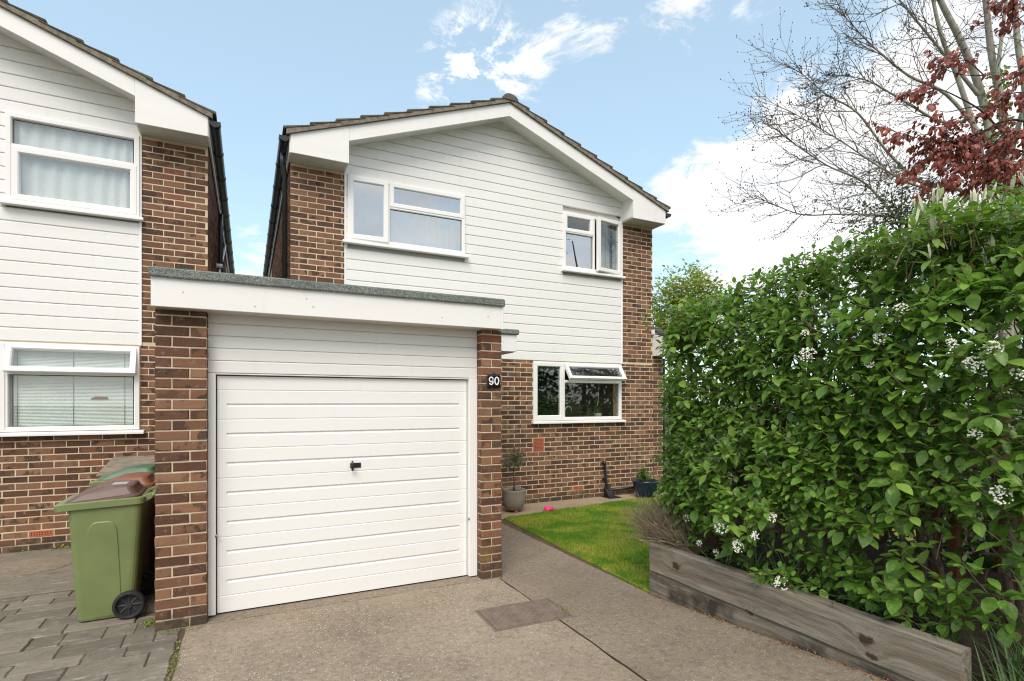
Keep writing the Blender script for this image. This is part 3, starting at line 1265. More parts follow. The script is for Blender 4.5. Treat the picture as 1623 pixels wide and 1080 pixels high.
    W_.face('F', FY, x0, x1, 0, siding_bottom - .002, [hh for hh in holes if hh[2] < siding_bottom], x0, part=front)
    W_.face('F', FY, x0, xa - .012, siding_bottom + .01, 4.90, (), x0, part=front)
    W_.face('F', FY, xb + .018, x1, siding_bottom + .01, 4.90, (), xb + .018, part=front)
    W_.face('L', x0, FY + .06, 14.0, 0 if x0 < 0 else 2.3, 5.08, (), FY + .06, part=side_l) if x0 > 0 else None
    W_.face('R', x1, FY + .06, 14.0, .0 if x0 < 0 else 2.4, 5.08, (), FY + .06, part=side_r)
    return h, W_, front, side_l, side_r


# ---- number 90
X0 = .518
XA, XB = 1.232, 6.064
UL = (1.262, 3.03, 3.955, 4.885)
UR = (4.815, 6.045, 3.945, 4.925)
LO = (4.246, 6.062, 1.362, 2.352)
vent_big = (4.246, 4.45, .8525, 1.073)
vent_small = (5.028, 5.243, .155, .2205)
h90, W90, front90, sl90, sr90 = house(X0, [UL, UR, LO], (XA, XB), 'white clad brick house with open casement windows, behind the single garage', 2.367)
# remove vents from brick list
W90.b = [b for b in W90.b if not any(b[0] == 'F' and b[2] < v[1] and b[3] > v[0] and b[4] < v[3] - .01 and b[5] > v[2] + .01 for v in (vent_big, vent_small))]
for (a, b, c, d) in (vent_big, vent_small):     # fill up around the removed bricks
    for k in range(int(c / PZ) - 1, int(d / PZ) + 2):
        za = k * PZ
        zc = za + BH / 2
        if c - .01 < zc < d + .01:
            row_b = [q for q in W90.b if q[0] == 'F' and abs(q[4] - za) < .01]
            left = max([q[3] for q in row_b if q[3] <= a + .01] or [a])
            right = min([q[2] for q in row_b if q[2] >= b - .01] or [b])
            if a - left > .045: W90.b.append(('F', FY, left + .01, a - .008, za, za + BH, front90))
            if right - b > .045: W90.b.append(('F', FY, b + .008, right - .01, za, za + BH, front90))


def airbrick(parent, x0, x1, z0, z1, nx, nz, label):
    a = MB().box(x0, x1, FY - .006, FY + .04, z0, z1).build('air_brick', 'terracotta', parent, bevel=.003)
    a['label'] = label
    hm = MB()
    fx, fz = (x1 - x0 - .024) / nx, (z1 - z0 - .020) / nz
    for i in range(nx):
        for j in range(nz):
            cx, cz = x0 + .012 + fx * (i + .5), z0 + .010 + fz * (j + .5)
            hm.box(cx - fx * .22, cx + fx * .22, FY - .0075, FY - .004, cz - fz * .22, cz + fz * .22)
    hm.build('air_holes', 'hole_dark', a)


airbrick(h90, *vent_big, 9, 9, 'square terracotta air brick under the kitchen window')
airbrick(h90, *vent_small, 8, 2, 'small terracotta air brick near the ground')
W90.build(300, lambda q: not (q[0] < 797 and q[1] > 430) and q[0] < 1050)

wu = Win(h90, *UL, FY - .012, 'wide upstairs window with side and top casements', .075, .045)
wu.bar('mullion', 1.828, 1.862, 4.005, 4.835)
wu.sash(1.280, 1.832, 3.985, 4.868, 'glass_coated', .070, swing('Z', (1.29, FY - .03, 4), R(-2.5)))
wu.bar('transom', 1.862, 2.98, 4.49, 4.535)
wu.sash(1.860, 3.012, 4.520, 4.868, 'glass_coated', .062)
wu.pane(1.866, 2.972, 4.012, 4.49, 'glass_coated')
wr = Win(h90, *UR, FY - .012, 'small upstairs window with its right casement swung open', .035, .045)
wr.bar('mullion', 5.425, 5.462, 3.995, 4.875)
wr.bar('transom', 4.865, 5.425, 4.565, 4.60)
wr.sash(4.835, 5.425, 4.588, 4.905, 'glass', .062)
wr.pane(4.872, 5.422, 4.003, 4.562, 'glass_coated')
wr.sash(5.468, 6.030, 3.965, 4.905, 'glass', .064, swing('Z', (6.03, FY - .04, 4), R(9)))
wl_ = Win(h90, *LO, FY + .012, 'kitchen window with its top casement propped open', .035, .055)
wl_.bar('mullion', 4.815, 4.86, 1.412, 2.302)
wl_.bar('transom', 4.86, 6.012, 2.005, 2.05)
wl_.sash(4.262, 4.830, 1.385, 2.338, 'glass', .066)
wl_.pane(4.868, 6.004, 1.418, 2.002, 'glass')
wl_.sash(4.862, 6.045, 2.03, 2.338, 'glass_coated', .056, swing('X', (5, FY - .02, 2.335), R(-35)))
# pale curtain and blind upstairs, kitchen below
v, f = curtain_mesh(1.9, 3.1, 3.9, 4.95, FY + .16)
tag(obj('curtain', v, f, 'curtain', smooth=True), 'pale net curtain behind the wide upstairs window of the clad house', 'curtain')
tag(MB().box(.9, 3.2, FY + 2.9, FY + 3.0, 2.62, 4.6).build('wardrobe', 'plaster'), 'pale wardrobe in the room behind the wide upstairs window', 'wardrobe')
v, f = curtain_mesh(5.80, 6.10, 3.3, 4.95, FY + .36)
tag(obj('curtain', v, f, 'curtain', smooth=True), 'gathered curtain beside the small upstairs window', 'curtain')
cup = empty('wall_cupboard', (5.2, FY + 2.6, 1.62), 'grey green kitchen wall cupboard seen through the kitchen window', 'cupboard')
for i in range(4):
    MB().box(3.9 + i * .62, 3.9 + i * .62 + .612, FY + 2.55, FY + 3.18, 1.72, 2.36).build('cupboard_door', 'cupboard', cup, bevel=.004)
MB().box(3.9, 6.38, FY + 2.57, FY + 3.18, 1.66, 1.718).build('pelmet', 'cupboard', cup, bevel=.003)
wt = empty('worktop', (5.2, FY + .3, 0), 'dark kitchen worktop below the kitchen window', 'worktop')
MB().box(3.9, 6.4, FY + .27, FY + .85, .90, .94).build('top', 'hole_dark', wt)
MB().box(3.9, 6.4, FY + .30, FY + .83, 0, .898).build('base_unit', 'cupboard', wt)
tp = empty('kitchen_tap', (5.12, FY + .40, .94), 'tall swan neck chrome tap behind the kitchen window', 'tap')
pts = [(5.12, FY + .40, .94), (5.12, FY + .40, 1.52)] + [(5.12 + .065 - .065 * math.cos(a_), FY + .40, 1.52 + .075 * math.sin(a_)) for a_ in np.linspace(.2, math.pi - .2, 8)] + [(5.25, FY + .40, 1.49)]
MB().tube(pts, .013, 10).build('spout', 'chrome', tp, smooth=True)
MB().lathe([(.028, .94), (.028, .96), (.02, .97), (.018, 1.02)], 5.12, FY + .40, 16, True, True).build('tap_base', 'chrome', tp)
sp_ = empty('windowsill_plant', (5.80, FY + .36, .94), 'small potted green plant inside the kitchen window', 'plant')
MB().lathe([(.05, 1.30), (.075, 1.47), (.07, 1.47), (.05, 1.44)], 5.80, FY + .36, 16, True, True).build('pot', 'plaster', sp_)
MB().box(5.70, 5.92, FY + .30, FY + .44, .94, 1.30).build('stand', 'plaster', sp_)
LT = leaf_template(.35, .2, .3, 4)
mats_ = []
for i in range(60):
    p = Vector((5.80, FY + .36, 1.47)) + Vector((random.gauss(0, .05), random.gauss(0, .04), random.uniform(0, .22)))
    mats_.append((frame_mat(rv() + Vector((0, 0, .5)), Vector((0, -.3, 1)), random.uniform(.04, .08)), p))
V, T = scatter(LT, mats_)
obj('foliage', V, T, 'leaf_bright', sp_)
cord = MB().tube([(5.66, FY + .12, 2.30), (5.65, FY + .12, 1.8), (5.62, FY + .12, 1.60)], .004, 6).build('blind_cord', 'plaster')
tag(cord, 'white pull cord hanging behind the kitchen window', 'cord')
MB_ = MB().box(4.31, 4.80, FY + .10, FY + .12, 2.19, 2.34).build('roller_blind', 'cupboard')
tag(MB_, 'rolled up grey blind at the head of the kitchen window', 'blind')

# side extension, right of the house: nib wall, boxed eave, tiled roof
ext = empty('side_extension', (6.95, FY, 0), 'low side extension with white boxed eave against the right house corner', 'extension')
ew = MB().box(6.785, 7.03, FY + .002, 12, -.05, 2.55).build('wall', 'mortar', ext)
We = Wall().face('F', FY, 6.782, 7.03, 0, 2.54, (), 6.782 - .1, part=ew)
We.face('R', 7.03, FY + .06, 9.5, 0, 2.54, (), FY, part=ew)
We.build(90)
MB().prism_x([(FY - .30, 2.53), (FY + .2, 2.53), (FY + .2, 3.0), (FY - .30, 2.86)], 6.785, 7.06).build('eave_box', 'fascia_white', ext, bevel=.004)
for k in range(4):
    y0_ = FY - .34 + k * .22
    z0_ = 2.87 + k * .085
    MB().prism_x([(y0_, z0_), (y0_ + .35, z0_ + .115), (y0_ + .35, z0_ + .145), (y0_, z0_ + .045)], 6.785, 7.09).build('roof_tile', 'roof_tile', ext, bevel=.006)
MB().tube([(7.10, FY + .06, .0), (7.10, FY + .06, 2.5)], .034, 10).build('downpipe', 'black_plastic', ext, smooth=True)
MB().box(6.74, 6.785, FY - .06, FY - .02, 2.93, 3.02).build('bracket', 'upvc_white', ext)

# downpipe at the left eaves of number 90
dp = MB().tube([(.425, FY + .02, 5.02), (.425, FY + .02, 4.9), (.455, FY + .10, 4.72), (.455, FY + .10, 2.5)], .034, 12).build('downpipe', 'black_plastic', h90, smooth=True)
MB().tube([(.445, 15.5, 4.98), (.48, 8.6, 3.2), (.48, 8.0, 2.8)], .018, 8).build('overflow_pipe', 'black_plastic', h90, smooth=True)

# waste pipe, gully
wp = empty('waste_pipe', (5.68, FY - .06, 0), 'black plastic waste pipe running down the wall into the gully', 'pipe')
MB().tube([(5.645, FY + .02, .60), (5.645, FY - .055, .60), (5.65, FY - .062, .57), (5.69, FY - .062, .17), (5.72, FY - .09, .06)], .024, 12).build('pipe', 'black_plastic', wp, smooth=True)
MB().tube([(5.642, FY - .056, .625), (5.646, FY - .06, .56)], .030, 12).build('pipe_elbow', 'black_plastic', wp, smooth=True)
MB().box(5.63, 5.66, FY - .07, FY, .30, .33).build('pipe_clip', 'black_plastic', wp)
MB().prism_x([(FY - .22, 0), (FY - .02, 0), (FY - .02, .17), (FY - .06, .17), (FY - .17, .03)], 5.66, 5.78).build('gully_hopper', 'black_plastic', wp, bevel=.008)
MB().box(5.60, 5.86, FY - .27, FY - .01, .0, .012).build('gully_grate', 'black_plastic', wp, bevel=.004)
MB().tube([(5.73, FY - .045, .11), (7.0, FY - .045, .135)], .022, 10).build('low_pipe', 'black_plastic', wp, smooth=True)

# ---- neighbour
NX0 = -.452 - 6.262
NU = (-2.40, -1.168, 3.905, 4.885)
NL = (-3.30, -1.168, 1.345, 2.342)
nvent = (-2.204, -1.989, .155, .2205)
hN, WN, frontN, slN, srN = house(NX0, [NU, NL], (-5.99, -1.165), 'neighbouring white clad brick house with lace curtains, beside the wheelie bins', 2.362)
WN.b = [b for b in WN.b if not (b[0] == 'F' and b[2] < nvent[1] - .01 and b[3] > nvent[0] + .01 and b[4] < nvent[3] - .01 and b[5] > nvent[2] + .01)]
WN.build(300, lambda q: not (q[0] > 245 and q[1] > 430) and q[0] > -10 and not (100 < q[0] and q[1] > 770))
airbrick(hN, *nvent, 8, 2, 'small terracotta air brick low in the brick wall')
wn = Win(hN, *NU, FY - .012, 'upstairs window with white lace curtains', .04, .045)
wn.bar('transom', -2.345, -1.223, 4.47, 4.545)
wn.pane(-2.335, -1.232, 4.55, 4.822, 'glass')
wn.sash(-2.345, -1.195, 3.925, 4.515, 'glass', .066)
wm = Win(hN, *NL, FY - .005, 'downstairs window with a venetian blind and tilted fanlight', .04, .05)
wm.bar('mullion', -2.42, -2.375, 1.40, 2.288)
wm.bar('transom', -2.375, -1.222, 1.985, 2.035)
wm.pane(-2.345, -1.232, 1.402, 1.98, 'glass')
wm.sash(-2.395, -1.195, 2.005, 2.33, 'glass', .062, swing('X', (-2, FY - .03, 2.328), R(-16)))
wm.sash(-3.28, -2.40, 1.37, 2.328, 'glass', .066)
v, f = curtain_mesh(-2.42, -1.14, 3.88, 4.93, FY + .058, .012, .13)
tag(obj('lace_curtain', v, f, 'curtain', smooth=True), 'white lace curtain hanging behind the neighbouring upstairs window', 'curtain')
vb = empty('venetian_blind', (-1.8, FY + .10, 1.4), 'pale lowered venetian blind in the neighbouring downstairs window', 'blind')
for k in range(58):
    z = 1.385 + k * .0163
    MB().prism_x([(FY + .050, z), (FY + .059, z + .0165), (FY + .0595, z + .0172), (FY + .0505, z + .0012)], -3.28, -1.19).build('slat', 'blind_white', vb)
for xx in (-2.9, -2.32, -1.82, -1.33):
    MB().box(xx, xx + .006, FY + .0475, FY + .049, 1.38, 2.33).build('ladder_cord', 'cupboard', vb)
gp = [(-1.66, 1.708), (-1.49, 1.708), (-1.485, 1.722), (-1.50, 1.738), (-1.60, 1.742), (-1.64, 1.728)]
MB().prism_y(gp, FY + .0440, FY + .0470).build('bent_slat', 'brown_card', vb)['label'] = 'brown gap where slats are bent'
MB().tube([(-.40, FY + .9, 3.62), (-.32, FY + .9, 3.62)], .03, 10).build('flue', 'upvc_white', hN, smooth=True)
MB().tube([(-.41, 12.5, 4.9), (-.415, 8.6, 3.2), (-.42, 8.4, 2.6)], .02, 8).build('overflow_pipe', 'upvc_white', hN, smooth=True)
MB().tube([(-.41, 10.5, 4.9), (-.405, 10.2, 4.6), (-.405, 10.2, 2.0)], .034, 10).build('downpipe', 'black_plastic', hN, smooth=True)

# ------------------------------------------------------------------ garage
GF, GD = 4.66, 4.80
gar = empty('garage', (.8, 4.8, 0), 'flat roofed single garage with white up and over door between brick pillars', 'garage')
pl = MB().box(-.604, -.279, GF + .003, 4.95, -.05, 2.37).build('pillar', 'mortar', gar)
prr = MB().box(1.984, 2.188, GF + .003, 4.95, -.05, 2.37).build('pillar', 'mortar', gar)
wl1 = MB().box(-.604, -.5, 4.952, FY - .01, -.05, 2.37).build('wall', 'mortar', gar)
wr1 = MB().box(2.086, 2.188, 4.952, FY - .01, -.05, 2.37).build('wall', 'mortar', gar)
WG = Wall()
WG.face('F', GF, -.606, -.277, 0, 2.36, (), -.606 - .003, part=pl)
WG.face('F', GF, 1.982, 2.19, 0, 2.36, (), 1.979, part=prr, halves=None)
WG.b = [b for b in WG.b if b[6] is not prr]
k = 0
z = 0
while z < 2.36:
    zb = min(z + BH, 2.358)
    if k % 2: WG.b.append(('F', GF, 1.982, 2.19, z, zb, prr))
    else:
        WG.b.append(('F', GF, 1.982, 2.081, z, zb, prr)); WG.b.append(('F', GF, 2.091, 2.19, z, zb, prr))
    WG.b.append(('L', 1.982, GF + .005, GF + (.10 if k % 2 else .145), z, zb, prr))
    WG.b.append(('R', -.277, GF + .005, GF + (.10 if k % 2 else .145), z, zb, pl))
    z += PZ
    k += 1
WG.face('L', -.606, GF + .06, FY - .02, 0, 2.36, (), 0, part=wl1)
WG.face('R', 2.19, GF + .06, FY - .02, 0, 2.36, (), 0, part=wr1)
WG.build(300)
# cladding over the door
for k in range(5):
    z0_ = 1.906 + k * .097
    yf = GD - .035
    MB().prism_x([(yf + .008, z0_), (yf + .001, z0_ + .003), (yf, z0_ + .008), (yf, z0_ + .085), (yf + .004, z0_ + .091), (yf + .007, z0_ + .0955), (yf + .04, z0_ + .0955), (yf + .04, z0_)][::-1], -.279, 1.979).build('cladding_board', 'cladding_white', gar)
MB().box(-.277, 1.979, GD + .0, GD + .06, 1.89, 2.50).build('lintel', 'room_dark', gar)
# frame
for a, b in ((-.277, -.222), (1.893, 1.978)):
    MB().box(a, b, GD - .05, GD + .04, .02 if a < 0 else .012, 1.9035).build('door_frame', 'upvc_white', gar, bevel=.004)
MB().box(-.2215, 1.8925, GD - .03, GD + .04, 1.893, 1.9035).build('door_head', 'upvc_white', gar, bevel=.003)
# door
door = MB().box(-.214, 1.886, GD + .016, GD + .04, .018, 1.884).build('garage_door', 'door_white', gar)
door['label'] = 'white ribbed up and over door'
deep = [1.66 - .2325 * i for i in range(7)]
shallow = [1.772 - .2325 * i for i in range(8)]
cols = [-.214, -.150, -.140, 1.806, 1.816, 1.886]
edges = [1.884] + deep + [.016]
for i in range(8):
    zt_, zb_ = edges[i], edges[i + 1]
    s = shallow[i]
    lv = []
    if i == 0: lv += [(zt_, .0, .0)]
    else: lv += [(zt_ - .004, .0, .013), (zt_ - .010, .0, .011), (zt_ - .022, .0, .0)]
    lv += [(s + .005, 0, 0), (s + .002, .0045, .0045), (s - .003, .0045, .0045), (s - .007, 0, 0)]
    if i == 7: lv += [(zb_, .0, .0)]
    else: lv += [(zb_ + .006, .0, .0), (zb_ + .001, .0, .013), (zb_ - .004, 0, .013)]
    v, f = [], []
    for (z, d0, d1) in lv:
        for ci, x in enumerate(cols):
            d = d1 if ci in (2, 3) else d0
            v.append((x, GD - .0 + d, z))
    nc = len(cols)
    for a in range(len(lv) - 1):
        for b in range(nc - 1):
            f.append([a * nc + b, (a + 1) * nc + b, (a + 1) * nc + b + 1, a * nc + b + 1])
    obj('door_panel', v, f, 'door_white', door)
MB().box(-.214, 1.886, GD + .010, GD + .016, .0065, .016).build('door_seal', 'rubber', door)
MB().box(-.214, 1.886, GD + .012, GD + .03, 1.8845, 1.8925).build('head_shade_strip', 'hole_dark', gar)  # near-black strip standing in for the shade in the gap above the door
MB().box(-.2215, -.2145, GD + .004, GD + .03, .02, 1.8925).build('side_shade_strip', 'hole_dark', gar)  # shade between frame and door edge, put in as a dark strip
hd = MB().box(.800, .893, GD - .007, GD + .002, 1.102, 1.146).build('lock_plate', 'black_plastic', door, bevel=.004)
MB().tube([(.813, GD - .006, 1.124), (.813, GD - .045, 1.124)], .009, 10).build('handle_stem', 'black_plastic', hd, smooth=True)
MB().tube([(.812, GD - .045, 1.080), (.813, GD - .050, 1.105), (.813, GD - .050, 1.145), (.812, GD - .045, 1.168)], [.006, .013, .013, .006], 10).build('t_handle', 'black_plastic', hd, smooth=True)
for (x, z) in ((-.219, .635), (1.887, .565)):
    MB().tube([(x, GD - .03, z), (x, GD - .055, z)], .010, 10).build('bolt', 'steel', door, smooth=True)
MB().box(1.905, 1.968, GD - .045, GD + .03, .0, .012).build('frame_shoe', 'black_plastic', gar)
# roof
RX0, RX1, RY0 = -.617, 2.152, 4.545
MB().box(RX0 + .02, RX1 - .02, RY0 + .03, FY - .02, 2.38, 2.60).build('roof_deck', 'weathered_board', gar)
fa = MB().box(RX0, RX1 - .02, RY0, RY0 + .022, 2.362, 2.585).build('fascia', 'fascia_white', gar, bevel=.003)
MB().box(RX1 - .019, RX1 + .006, RY0 - .003, RY0 + .02, 2.358, 2.588).build('fascia_corner', 'fascia_white', gar, bevel=.003)
MB().box(RX0, RX0 + .02, RY0 + .023, FY - .03, 2.362, 2.585).build('fascia', 'fascia_white', gar)
MB().box(RX1 - .016, RX1 + .004, RY0 + .023, FY - .03, 2.362, 2.585).build('fascia', 'fascia_white', gar)
MB().box(RX0 + .02, RX1 - .02, RY0 + .0225, GF + .12, 2.364, 2.379).build('soffit', 'soffit', gar)
for (x, z) in ((-.42, 2.475), (.42, 2.50), (.47, 2.44), (1.55, 2.43), (2.0, 2.47), (.05, 2.41)):
    MB().tube([(x, RY0 + .001, z), (x, RY0 - .002, z)], .006, 8).build('nail_head', 'scuff', fa)
xs = [RX0 - .012, .372, 1.205, 1.955, RX1 + .012]
for a, b in zip(xs[:-1], xs[1:]):
    n = max(3, int((b - a) / .06))
    mbf = MB()
    v, f = [], []
    for i in range(n + 1):
        x = a + .001 + (b - a - .002) * i / n
        wv = .004 * mnoise.noise(Vector((x * 4, 0, 8)))
        lift = .003 if i == 0 else 0
        for (yy, z) in ((RY0 - .020 - lift, 2.572 + wv), (RY0 - .024 - lift, 2.58 + wv), (RY0 - .022 - lift, 2.632 + wv), (RY0 + .0, 2.645 + wv * .5), (RY0 + .30, 2.640), (RY0 + .30, 2.60), (RY0 - .012, 2.60), (RY0 - .012, 2.572 + wv)):
            v.append((x, yy, z))
    m_ = 8
    for i in range(n):
        for k in range(m_):
            f.append([i * m_ + k, i * m_ + (k + 1) % m_, (i + 1) * m_ + (k + 1) % m_, (i + 1) * m_ + k])
    f += [list(range(m_ - 1, -1, -1)), [n * m_ + k for k in range(m_)]]
    obj('felt_strip', v, f, 'felt', gar)
MB().box(RX0 - .01, RX1 + .01, RY0 + .29, FY - .02, 2.601, 2.636).build('felt_roof', 'felt', gar)
# porch canopy behind the garage
pc = empty('porch_canopy', (2.7, 6.3, 2.3), 'flat felted porch canopy with white fascia between garage and house', 'canopy')
MB().box(2.20, 3.17, 6.27, FY - .03, 2.335, 2.555).build('fascia', 'fascia_white', pc, bevel=.004)
MB().box(2.19, 3.195, 6.24, FY - .03, 2.557, 2.625).build('felt_roof', 'felt', pc, bevel=.01)
MB().box(2.25, 3.14, 6.32, FY - .05, 2.325, 2.3345).build('soffit', 'soffit', pc)
# number
ns = empty('house_number_sign', (2.098, GF - .02, 1.82), 'small black house number plaque on the right garage pillar', 'sign')
MB().box(2.028, 2.170, GF - .026, GF - .006, 1.817, 1.937).build('plaque', 'number_black', ns, bevel=.012, segs=2)


def digit_tube(pts, wdt, cx, cz, s):
    """flat lettering from a stroke path"""
    mb = MB()
    P = [Vector((cx + x * s, 0, cz + z * s)) for x, z in pts]
    vv, ff = [], []
    n = len(P)
    for i, p in enumerate(P):
        d = (P[min(i + 1, n - 1)] - P[max(i - 1, 0)])
        if (P[0] - P[-1]).length < 1e-6 and i in (0, n - 1):
            d = P[1] - P[-2]
        d.normalize()
        nn = Vector((-d.z, 0, d.x)) * wdt * s
        vv += [(p.x + nn.x, GF - .0285, p.z + nn.z), (p.x - nn.x, GF - .0285, p.z - nn.z), (p.x + nn.x, GF - .0255, p.z + nn.z), (p.x - nn.x, GF - .0255, p.z - nn.z)]
    for i in range(n - 1):
        a, b = i * 4, i * 4 + 4
        ff += [[a, b, b + 1, a + 1], [a + 2, a + 3, b + 3, b + 2], [a, a + 2, b + 2, b], [a + 1, b + 1, b + 3, a + 3]]
    return vv, ff


zero = [(.24 * math.cos(a_), .5 + .43 * math.sin(a_)) for a_ in np.linspace(0, 2 * math.pi, 33)]
nine = [(.235 * math.cos(a_), .66 + .27 * math.sin(a_)) for a_ in np.linspace(0, 2 * math.pi, 25)] + \
       [(.24, .55), (.235, .40), (.20, .22), (.12, .105), (.0, .07), (-.11, .09), (-.19, .17), (-.215, .25)]
for nm, pts, cx in (('digit', nine, 2.070), ('digit', zero, 2.128)):
    v, f = digit_tube(pts, .072, cx, 1.838, .080)
    obj(nm, v, f, 'number_white', ns)

# manhole cover
mc = empty('manhole_cover', (1.96, 3.76, 0), 'rusty brown chequer plate manhole cover set in the concrete drive', 'manhole cover')
rot = lambda p: Vector((1.96, 3.76, 0)) + Matrix.Rotation(R(-1.5), 3, 'Z') @ (p - Vector((1.96, 3.76, 0)))
fr = MB()
for (a, b, c, d) in ((1.625, 2.295, 3.545, 3.562), (1.625, 2.295, 3.958, 3.975), (1.625, 1.642, 3.562, 3.958), (2.278, 2.295, 3.562, 3.958)):
    fr.box(a, b, c, d, -.03, .005)
fr.map(rot).build('cover_frame', 'iron_cover', mc)
MB().box(1.648, 2.272, 3.568, 3.952, .0023, .006).map(rot).build('plate', 'iron_cover', mc, bevel=.002)
MB().box(1.641, 2.279, 3.561, 3.959, -.02, .0022).map(rot).build('gap', 'hole_dark', mc)
tr = MB()
i = 0
for a in np.arange(1.66, 2.265, .03):
    for b in np.arange(3.58, 3.945, .03):
        s = 1 if (int(round((a - 1.66) / .03)) + int(round((b - 3.58) / .03))) % 2 else -1
        c, d = .011, .0035
        P = [(a - c, b - c * s), (a + d, b - d * s - .0), (a + c, b + c * s), (a - d, b + d * s)]
        if s < 0: P = P[::-1]
        tr.prism_z(P, .0055, .0085)
tr.map(rot).build('raised_tread', 'iron_cover', mc)['kind'] = 'stuff'

# ------------------------------------------------------------------ wheelie bins
def wheelie_bin(x, y, body_m, lid_m, label, scale=1.0, yaw=0.0, wheels='rubber'):
    """x: front lip side is -X, hinge side +X; y: near face"""
    b = empty('wheelie_bin', (x, y + .24, 0), label, 'bin', 'wheelie bins between the houses')
    fn = lambda p: Vector((x, y + .24, 0)) + Matrix.Rotation(R(yaw), 3, 'Z') @ (Vector((p.x, p.y - .24, p.z)) * scale)
    # body: tapered box with rounded corners
    def loop(x0, x1, y0, y1, z, r_=.045, n=5):
        P = []
        for cx, cy, a0 in ((x1 - r_, y1 - r_, 0), (x0 + r_, y1 - r_, 90), (x0 + r_, y0 + r_, 180), (x1 - r_, y0 + r_, 270)):
            for k in range(n):
                a = R(a0 + 90 * k / (n - 1))
                P.append((cx + r_ * math.cos(a), cy + r_ * math.sin(a), z))
        return P
    L = [loop(-.155, .185, .055, .425, .012), loop(-.16, .19, .05, .43, .03), loop(-.205, .245, .006, .474, .855), loop(-.205, .245, .006, .474, .862)]
    v = [p for l in L for p in l]
    n = len(L[0])
    f = [list(range(n - 1, -1, -1)), [3 * n + k for k in range(n)]]
    for a in range(3):
        for k in range(n):
            f.append([a * n + k, a * n + (k + 1) % n, (a + 1) * n + (k + 1) % n, (a + 1) * n + k])
    body = MB().add(v, f).map(fn).build('body', body_m, b, smooth=False, bevel=.006, segs=2)
    # raised arch panel on both sides
    for side in (0, 1):
        pts = [(-.062, .035)] + [(-.068 - .02 * s, .035 + .63 * s) for s in (0.5, 1.0)]
        top = [(-.088 + .055 * (1 - math.cos(a_)), .665 + .085 * math.sin(a_)) for a_ in np.linspace(0, math.pi / 2, 6)]
        top2 = [(.095 - .055 * (1 - math.cos(a_)), .665 + .085 * math.sin(a_)) for a_ in np.linspace(math.pi / 2, 0, 6)]
        P = pts[:2] + top + top2 + [(.110, .35), (.118, .035)]
        outl = []
        for (px_, pz_) in P:
            yy = .0545 - (.0545 - .006) * (pz_ - .012) / .843
            outl.append((px_, pz_, yy))
        m_ = MB()
        k = len(outl)
        off = .007
        cx = sum(p[0] for p in outl) / k
        inn = [(cx + (p[0] - cx) * .93, .05 + (p[1] - .05) * .985, p[2]) for p in outl]
        vv = [(p[0], p[2] + .002, p[1]) for p in outl] + [(p[0], p[2] - off, p[1]) for p in inn]
        ff = [[k + i for i in range(k)]] + [[i, (i + 1) % k, (i + 1) % k + k, i + k] for i in range(k)]
        m_.add(vv, [q[::-1] for q in ff])
        if side:
            m_.map(lambda p: Vector((p.x, .48 - p.y, p.z)))
        m_.map(fn).build('side_panel', body_m, body)
    # rim
    L2 = [loop(-.215, .250, -.004, .484, .852), loop(-.275, .262, -.014, .494, .862), loop(-.282, .262, -.014, .494, .905), loop(-.265, .25, .0, .48, .912)]
    for l in L2:      # the lip dips towards the front
        for i, (px_, py_, pz_) in enumerate(l):
            if px_ < -.12:
                l[i] = (px_, py_, pz_ - (abs(px_ + .12)) * .14)
    v = [p for l in L2 for p in l]
    f = [list(range(n - 1, -1, -1)), [3 * n + k for k in range(n)]]
    for a in range(3):
        for k in range(n):
            f.append([a * n + k, a * n + (k + 1) % n, (a + 1) * n + (k + 1) % n, (a + 1) * n + k])
    MB().add(v, f).map(fn).build('rim', body_m, b)
    # lid: flat skirt and raised dome
    def ramp(px_): return -.05 * max(0, (-px_ - .02)) / .25
    L3 = [loop(-.262, .235, .004, .476, .908), loop(-.262, .235, .004, .476, .925), loop(-.235, .215, .03, .45, .935), loop(-.17, .195, .05, .43, .962), loop(-.02, .185, .07, .41, .99), loop(.03, .165, .09, .39, .995)]
    L3 = [[(a, b_, c + ramp(a)) for a, b_, c in l] for l in L3]
    v = [p for l in L3 for p in l]
    f = [list(range(n - 1, -1, -1)), [5 * n + k for k in range(n)]]
    for a in range(5):
        for k in range(n):
            f.append([a * n + k, a * n + (k + 1) % n, (a + 1) * n + (k + 1) % n, (a + 1) * n + k])
    lid = MB().add(v, f).map(fn).build('lid', lid_m, b, smooth=False, bevel=.005, segs=2)
    MB().box(-.15, -.02, .16, .32, .955, .973).map(lambda p: Vector((p.x, p.y, p.z + p.x * .2))).map(fn).build('lid_grip', lid_m, lid, bevel=.012, segs=2)
    if lid_m == 'bin_lid_brown':
        MB().box(.035, .13, .16, .30, .9935, .9965).map(fn).build('lid_patch', 'scuff', lid)  # thin pale patch on top of the lid
    # hinge bar and handle
    for yy in (.05, .42):
        MB().prism_y([(.235, .84), (.315, .895), (.335, .925), (.30, .935), (.235, .905)], yy, yy + .025).map(fn).build('handle_bracket', body_m, b, bevel=.004)
    MB().tube([(.318, .0, .918), (.318, .48, .918)], .015, 10).map(fn).build('handle', body_m, b, smooth=True)
    # wheels
    MB().tube([(.165, -.0, .10), (.165, .48, .10)], .011, 8).map(fn).build('axle', 'wheel_plastic', b)
    for yy, sgn in ((.006, -1), (.474, 1)):
        wm_ = MB()
        prof = [(.074, 0), (.078, .024), (.088, .030), (.098, .027), (.104, .012), (.104, -.012), (.098, -.027), (.088, -.030), (.078, -.024), (.074, 0)]
        nn = 36
        vv = [(.165 + r_ * math.cos(2 * math.pi * k / nn), yy + sgn * .0 + o_, .105 + r_ * math.sin(2 * math.pi * k / nn)) for r_, o_ in prof for k in range(nn)]
        ff = [[i * nn + k, i * nn + (k + 1) % nn, (i + 1) * nn + (k + 1) % nn, (i + 1) * nn + k] for i in range(len(prof) - 1) for k in range(nn)]
